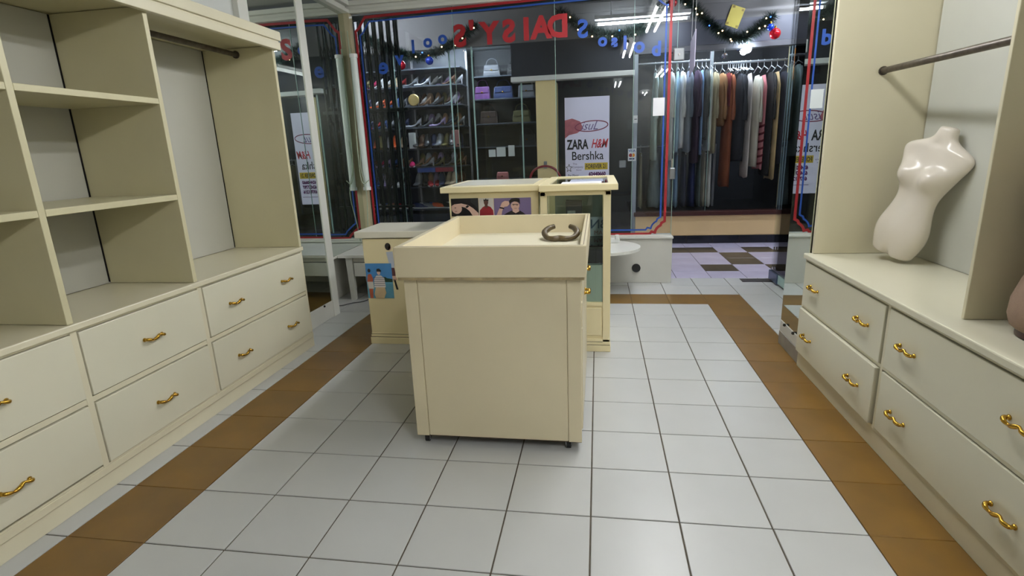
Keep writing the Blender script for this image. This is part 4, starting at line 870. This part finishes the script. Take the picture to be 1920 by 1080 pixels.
bauble('blue ball ornament on the shoe shop garland', -2.05, 2.36, 0.05, (26,60,170)); bauble('small red ball at the top of the right garland', 0.86, 2.80, 0.05, (180,26,36))

# ================================================================= SHOE SHOP
ss = thing('shoe_shelving', 'dark display shelving full of shoes in the window across the corridor', 'shelving', (-2.2, 6.05, 0.2))
zsh = [0.47, 0.785, 1.065, 1.315, 1.60, 1.88, 2.14, 2.36]
for z in zsh: obj('shelf', B((-3.30, -1.80, 5.85, 6.25, z-0.018, z), bev=0.002), shelf_m, ss)
for x in (-3.30, -2.60, -1.80): obj('upright', B((x-0.012, x+0.012, 6.22, 6.26, 0.2, 2.6)), rail_m, ss)
obj('back_board', B((-3.30, -1.80, 6.27, 6.29, 0.2, 2.64)), mat('navy_backboard', (30,35,46), 0.5, var=0.15), ss)
obj('bottom_box', B((-3.30, -1.80, 5.80, 6.25, 0.20, 0.40)), mat('navy_plinth', (38,46,58)), ss)
s2 = thing('shoe_shelving', 'dark shelves of bags and papers at the right of the shoe shop window', 'shelving', (-1.2, 6.3, 0.2))
for z in (0.85, 1.30, 1.62, 1.95, 2.25): obj('shelf', B((-1.72, -0.80, 6.15, 6.50, z-0.018, z), bev=0.002), shelf_m, s2)
obj('back_board', B((-1.75, -0.78, 6.52, 6.54, 0.2, 2.64)), dark_in, s2); obj('counter_block', B((-1.72, -0.80, 5.95, 6.50, 0.2, 0.83)), dark_in, s2)
def shoe_bm(kind):
    """shoe along +x (toe), heel at x=0; length 0.24"""
    bm = bmesh.new(); n = 12; rings = []
    for i in range(13):
        f = i/12; x = 0.24*f
        if kind == 'pump':
            sole = 0.075*max(0, 1-f/0.62)**1.3; top = sole + 0.060 - 0.034*f if f < 0.3 else sole + 0.050 - 0.022*f
            if 0.3 < f < 0.7: top = sole + 0.028
            hw = 0.026 + 0.014*math.sin(math.pi*min(1, f*1.05))
            if f > 0.9: hw *= 0.55
        elif kind == 'boot':
            sole = 0.02; top = 0.20 if f < 0.38 else (0.20-0.13*min(1, (f-0.38)/0.2) if f < 0.62 else 0.07-0.03*(f-0.62)/0.38); hw = 0.034+0.010*math.sin(math.pi*f)
            if f > 0.92: hw *= 0.7
        else:
            sole = 0.0; top = 0.085 if f < 0.3 else 0.085-0.048*(f-0.3)/0.7; hw = 0.034+0.010*math.sin(math.pi*f)
            if f > 0.92: hw *= 0.7
        if i == 0: hw *= 0.6
        rings.append([(x, hw*math.cos(2*math.pi*k/n), (sole+top)/2 + (top-sole)/2*math.sin(2*math.pi*k/n)) for k in range(n)])
    loft(bm, rings); return bm
SH = {}
for kind in ('pump', 'boot', 'sneaker'):
    bm = shoe_bm(kind); bmesh.ops.recalc_face_normals(bm, faces=bm.faces); me = bpy.data.meshes.new('upper'); bm.to_mesh(me); bm.free()
    for p in me.polygons: p.use_smooth = True
    bm = bmesh.new()
    if kind == 'pump': tube(bm, [(0.018, 0, 0.08), (0.014, 0, 0.0)], [0.016, 0.006], 8)
    elif kind == 'boot': box(bm, 0.0, 0.06, -0.03, 0.03, 0.0, 0.03)
    else: box(bm, 0.002, 0.236, -0.040, 0.040, 0.0, 0.020, bev=0.006)
    bmesh.ops.recalc_face_normals(bm, faces=bm.faces); m2_ = bpy.data.meshes.new('heel'); bm.to_mesh(m2_); bm.free(); SH[kind] = (me, m2_)
def shoe(kind, rgb, x, y, z, ang, label, group, sc_=1.0, sole=(220,220,220)):
    t = thing({'pump':'heeled_shoe','boot':'ankle_boot','sneaker':'sneaker'}[kind], label, 'shoe', (x, y, z), group)
    ma = mat('shoe_%d_%d_%d' % rgb, rgb, 0.4, var=0.12, scale=20)
    for nm, me, m_ in (('upper', SH[kind][0], ma), ('heel' if kind != 'sneaker' else 'sole', SH[kind][1], ma if kind != 'sneaker' else mat('shoe_sole_%d' % sole[0], sole, 0.5, var=0.05))):
        o = bpy.data.objects.new(nm, me.copy()); o.data.materials.append(m_); COL.objects.link(o); o.parent = t
    t.rotation_euler = (0, 0, ang); t.scale = (sc_,)*3; return t
PAL = {'tan': (168,130,100), 'black': (30,30,34), 'silver': (176,176,186), 'olive': (116,108,62), 'brown': (96,64,46), 'navy': (40,50,86), 'white': (214,214,216), 'grey': (110,112,118), 'red': (170,36,40), 'blue': (54,90,160), 'beige': (186,166,136), 'orange': (214,86,36), 'lilac': (160,140,186), 'magenta': (196,30,96)}
rows = {1: ('sneaker', ['navy','white','grey','blue','orange','white','black','blue','white','grey']), 2: ('boot', ['grey','black','red','red','navy','beige','beige','brown']), 3: ('pump', ['tan','tan','silver','black','olive','black','grey','olive','brown']),
        4: ('boot', ['black','brown','black','navy','grey','olive','black','black']), 5: ('pump', ['silver','black','grey','black','lilac','navy','black','grey']), 6: ('pump', ['grey','white','tan','silver','black','brown','silver','black']), 7: ('pump', ['grey','navy','silver','white','black','lilac','brown','silver'])}
ordn = {1: 'bottom', 2: 'second', 3: 'third', 4: 'fourth', 5: 'fifth', 6: 'sixth', 7: 'seventh'}
nth = ['first', 'second', 'third', 'fourth', 'fifth', 'sixth', 'seventh', 'eighth', 'ninth', 'tenth']
rs = random.Random(11)
for r_, (kind, cols_) in rows.items():
    seen = {}
    for side, (xa, xb) in enumerate(((-2.56, -1.86), (-3.26, -2.66))):
        lst = cols_ if side == 0 else [rs.choice(list(PAL)) for _ in range(6)]
        for i, c in enumerate(lst):
            x = xa + (xb-xa)*(i+0.5)/len(lst); ang = rs.uniform(-0.5, 0.5) + (math.pi if rs.random() < 0.45 else 0) if kind != 'boot' else rs.uniform(-1.9, -1.2)
            if kind == 'pump': ang = math.pi + rs.uniform(-0.35, 0.35)
            dx = -0.10*math.cos(ang); dy = -0.10*math.sin(ang)
            kd = 'sneaker' if c in ('white', 'red') and kind == 'boot' else kind
            place = '%s in the %s bay' % (nth[i], 'right' if side == 0 else 'left')
            shoe(kd, PAL[c], x+dx, 5.95+dy*0.6+(0.04 if i % 2 else -0.02), zsh[r_-1]+0.0005, ang, '%s %s, %s, %s shelf from below' % (c, {'pump':'heeled shoe','boot':'ankle boot','sneaker':'sneaker'}[kd], place, ordn[r_]), 'shoes on the %s shelf of the shoe shop' % ordn[r_], 0.98)
rb_ = random.Random(5)
for r_ in (2, 3, 4, 5, 6):
    for i in range(7):
        c = rb_.choice(['black','brown','grey','navy','black','tan','silver','olive','white','brown','black','lilac']); x = -2.54+0.098*i
        shoe('boot', PAL[c], x+0.03, 6.19, zsh[r_-1]+0.0005, -1.57+rb_.uniform(-0.25, 0.25), '%s tall boot, %s in the back row, %s shelf from below' % (c, nth[i], ordn[r_]), 'boots in the back rows of the shoe shop', 0.95)
obj('shelf_banner', B((-2.50, -2.24, 5.835, 5.845, 0.985, 1.045), bev=0.003), mat('banner_blue', (60,84,160), 0.5, var=0.15), label='blue cloth banner on the edge of the third shoe shelf', cat='banner')
obj('shelf_banner', B((-2.238, -1.98, 5.835, 5.845, 0.985, 1.045), bev=0.003), mat('banner_red', (150,36,58), 0.5, var=0.15), label='dark red cloth banner right of the blue one', cat='banner')
def bag(label, x, y, z, w_, h_, rgb, strap=True):
    t = thing('handbag', label, 'bag', (x, y, z)); ma = mat('bag_%d_%d_%d' % rgb, rgb, 0.4, var=0.08, scale=10)
    bm = bmesh.new(); loft(bm, [[(x-a, y-b, z+q), (x+a, y-b, z+q), (x+a, y+b, z+q), (x-a, y+b, z+q)] for a, b, q in ((w_/2, 0.05, 0.001), (w_/2*0.97, 0.055, h_*0.2), (w_/2*0.9, 0.035, h_*0.9), (w_/2*0.86, 0.02, h_))])
    bmesh.ops.bevel(bm, geom=bm.edges[:], offset=0.006, segments=2, affect='EDGES'); obj('body', bm, ma, t, 'auto')
    obj('flap', B((x-w_*0.42, x+w_*0.42, y-0.060, y-0.048, z+h_*0.5, z+h_*0.93), bev=0.004), ma, t); obj('clasp', B((x-0.012, x+0.012, y-0.066, y-0.060, z+h_*0.48, z+h_*0.58), bev=0.002), brass, t)
    if strap: obj('strap', T(smooth_path([(x-w_*0.36, y, z+h_*0.97), (x-w_*0.25, y, z+h_*1.35), (x, y, z+h_*1.5), (x+w_*0.25, y, z+h_*1.35), (x+w_*0.36, y, z+h_*0.97)], 5), 0.006, 8), ma, t, True)
bag('pink handbag standing on the block at the right of the shoe shop', -1.31, 6.02, 0.8305, 0.17, 0.12, (206,130,132), False)
bag('olive handbag on the top right shoe shelf', -1.05, 6.30, 1.6205, 0.26, 0.17, (84,82,52)); bag('dark brown handbag on the upper right shelf', -1.52, 6.30, 1.6205, 0.26, 0.18, (58,44,40)); bag('navy handbag high on the right shelves', -1.30, 6.30, 1.9505, 0.28, 0.17, (36,52,96)); bag('purple handbag high beside the navy one', -1.60, 6.30, 1.9505, 0.22, 0.18, (120,76,140)); bag('grey handbag high at the right end', -0.97, 6.30, 1.9505, 0.24, 0.17, (96,98,104))
bag('black handbag on the lowest open right shelf', -0.98, 6.30, 1.3005, 0.24, 0.16, (34,34,38)); bag('small grey handbag on the topmost right shelf', -1.45, 6.30, 2.2505, 0.24, 0.16, (90,92,100)); bag('black handbag on the topmost right shelf', -1.10, 6.30, 2.2505, 0.26, 0.16, (32,32,36))
for k, (x, w_, h_) in enumerate(((-1.47, 0.10, 0.10), (-1.34, 0.13, 0.13), (-1.19, 0.09, 0.15))):
    obj('price_card', B((x-w_/2, x+w_/2, 6.13, 6.133, 1.16, 1.16+h_)), white_p, label=('left white price card hanging under the right shelf', 'middle white price card hanging under the right shelf', 'tall right white price card under the right shelf')[k], cat='price card')
obj('pink_panel', B((-1.96, -1.86, 5.82, 5.84, 1.316, 1.54), bev=0.004), mat('dusty_pink_board', (176,122,120), 0.5, var=0.05), label='dusty pink board at the right end of the fourth shoe shelf', cat='board')
obj('white_box', B((-2.585, -2.50, 5.82, 5.90, 1.316, 1.53), bev=0.003), white_p, label='tall white box at the left end of the fourth shoe shelf', cat='box')
obj('round_clock', lathe(bmesh.new(), [(0.075,0),(0.08,-0.01),(0.07,-0.02),(0.001,-0.021)], (-2.48, 5.86, 1.96), 20, 'y'), mat('dull_gold', (176,150,92), 0.35, metal=0.5, var=0.1), None, 'auto', label='round golden disc on the sixth shoe shelf', cat='ornament')
shoe('sneaker', PAL['magenta'], -2.55, 5.80, 1.0655, -1.3, 'magenta shoe at the front left of the third shelf', 'shoes on the third shelf of the shoe shop', 0.9)
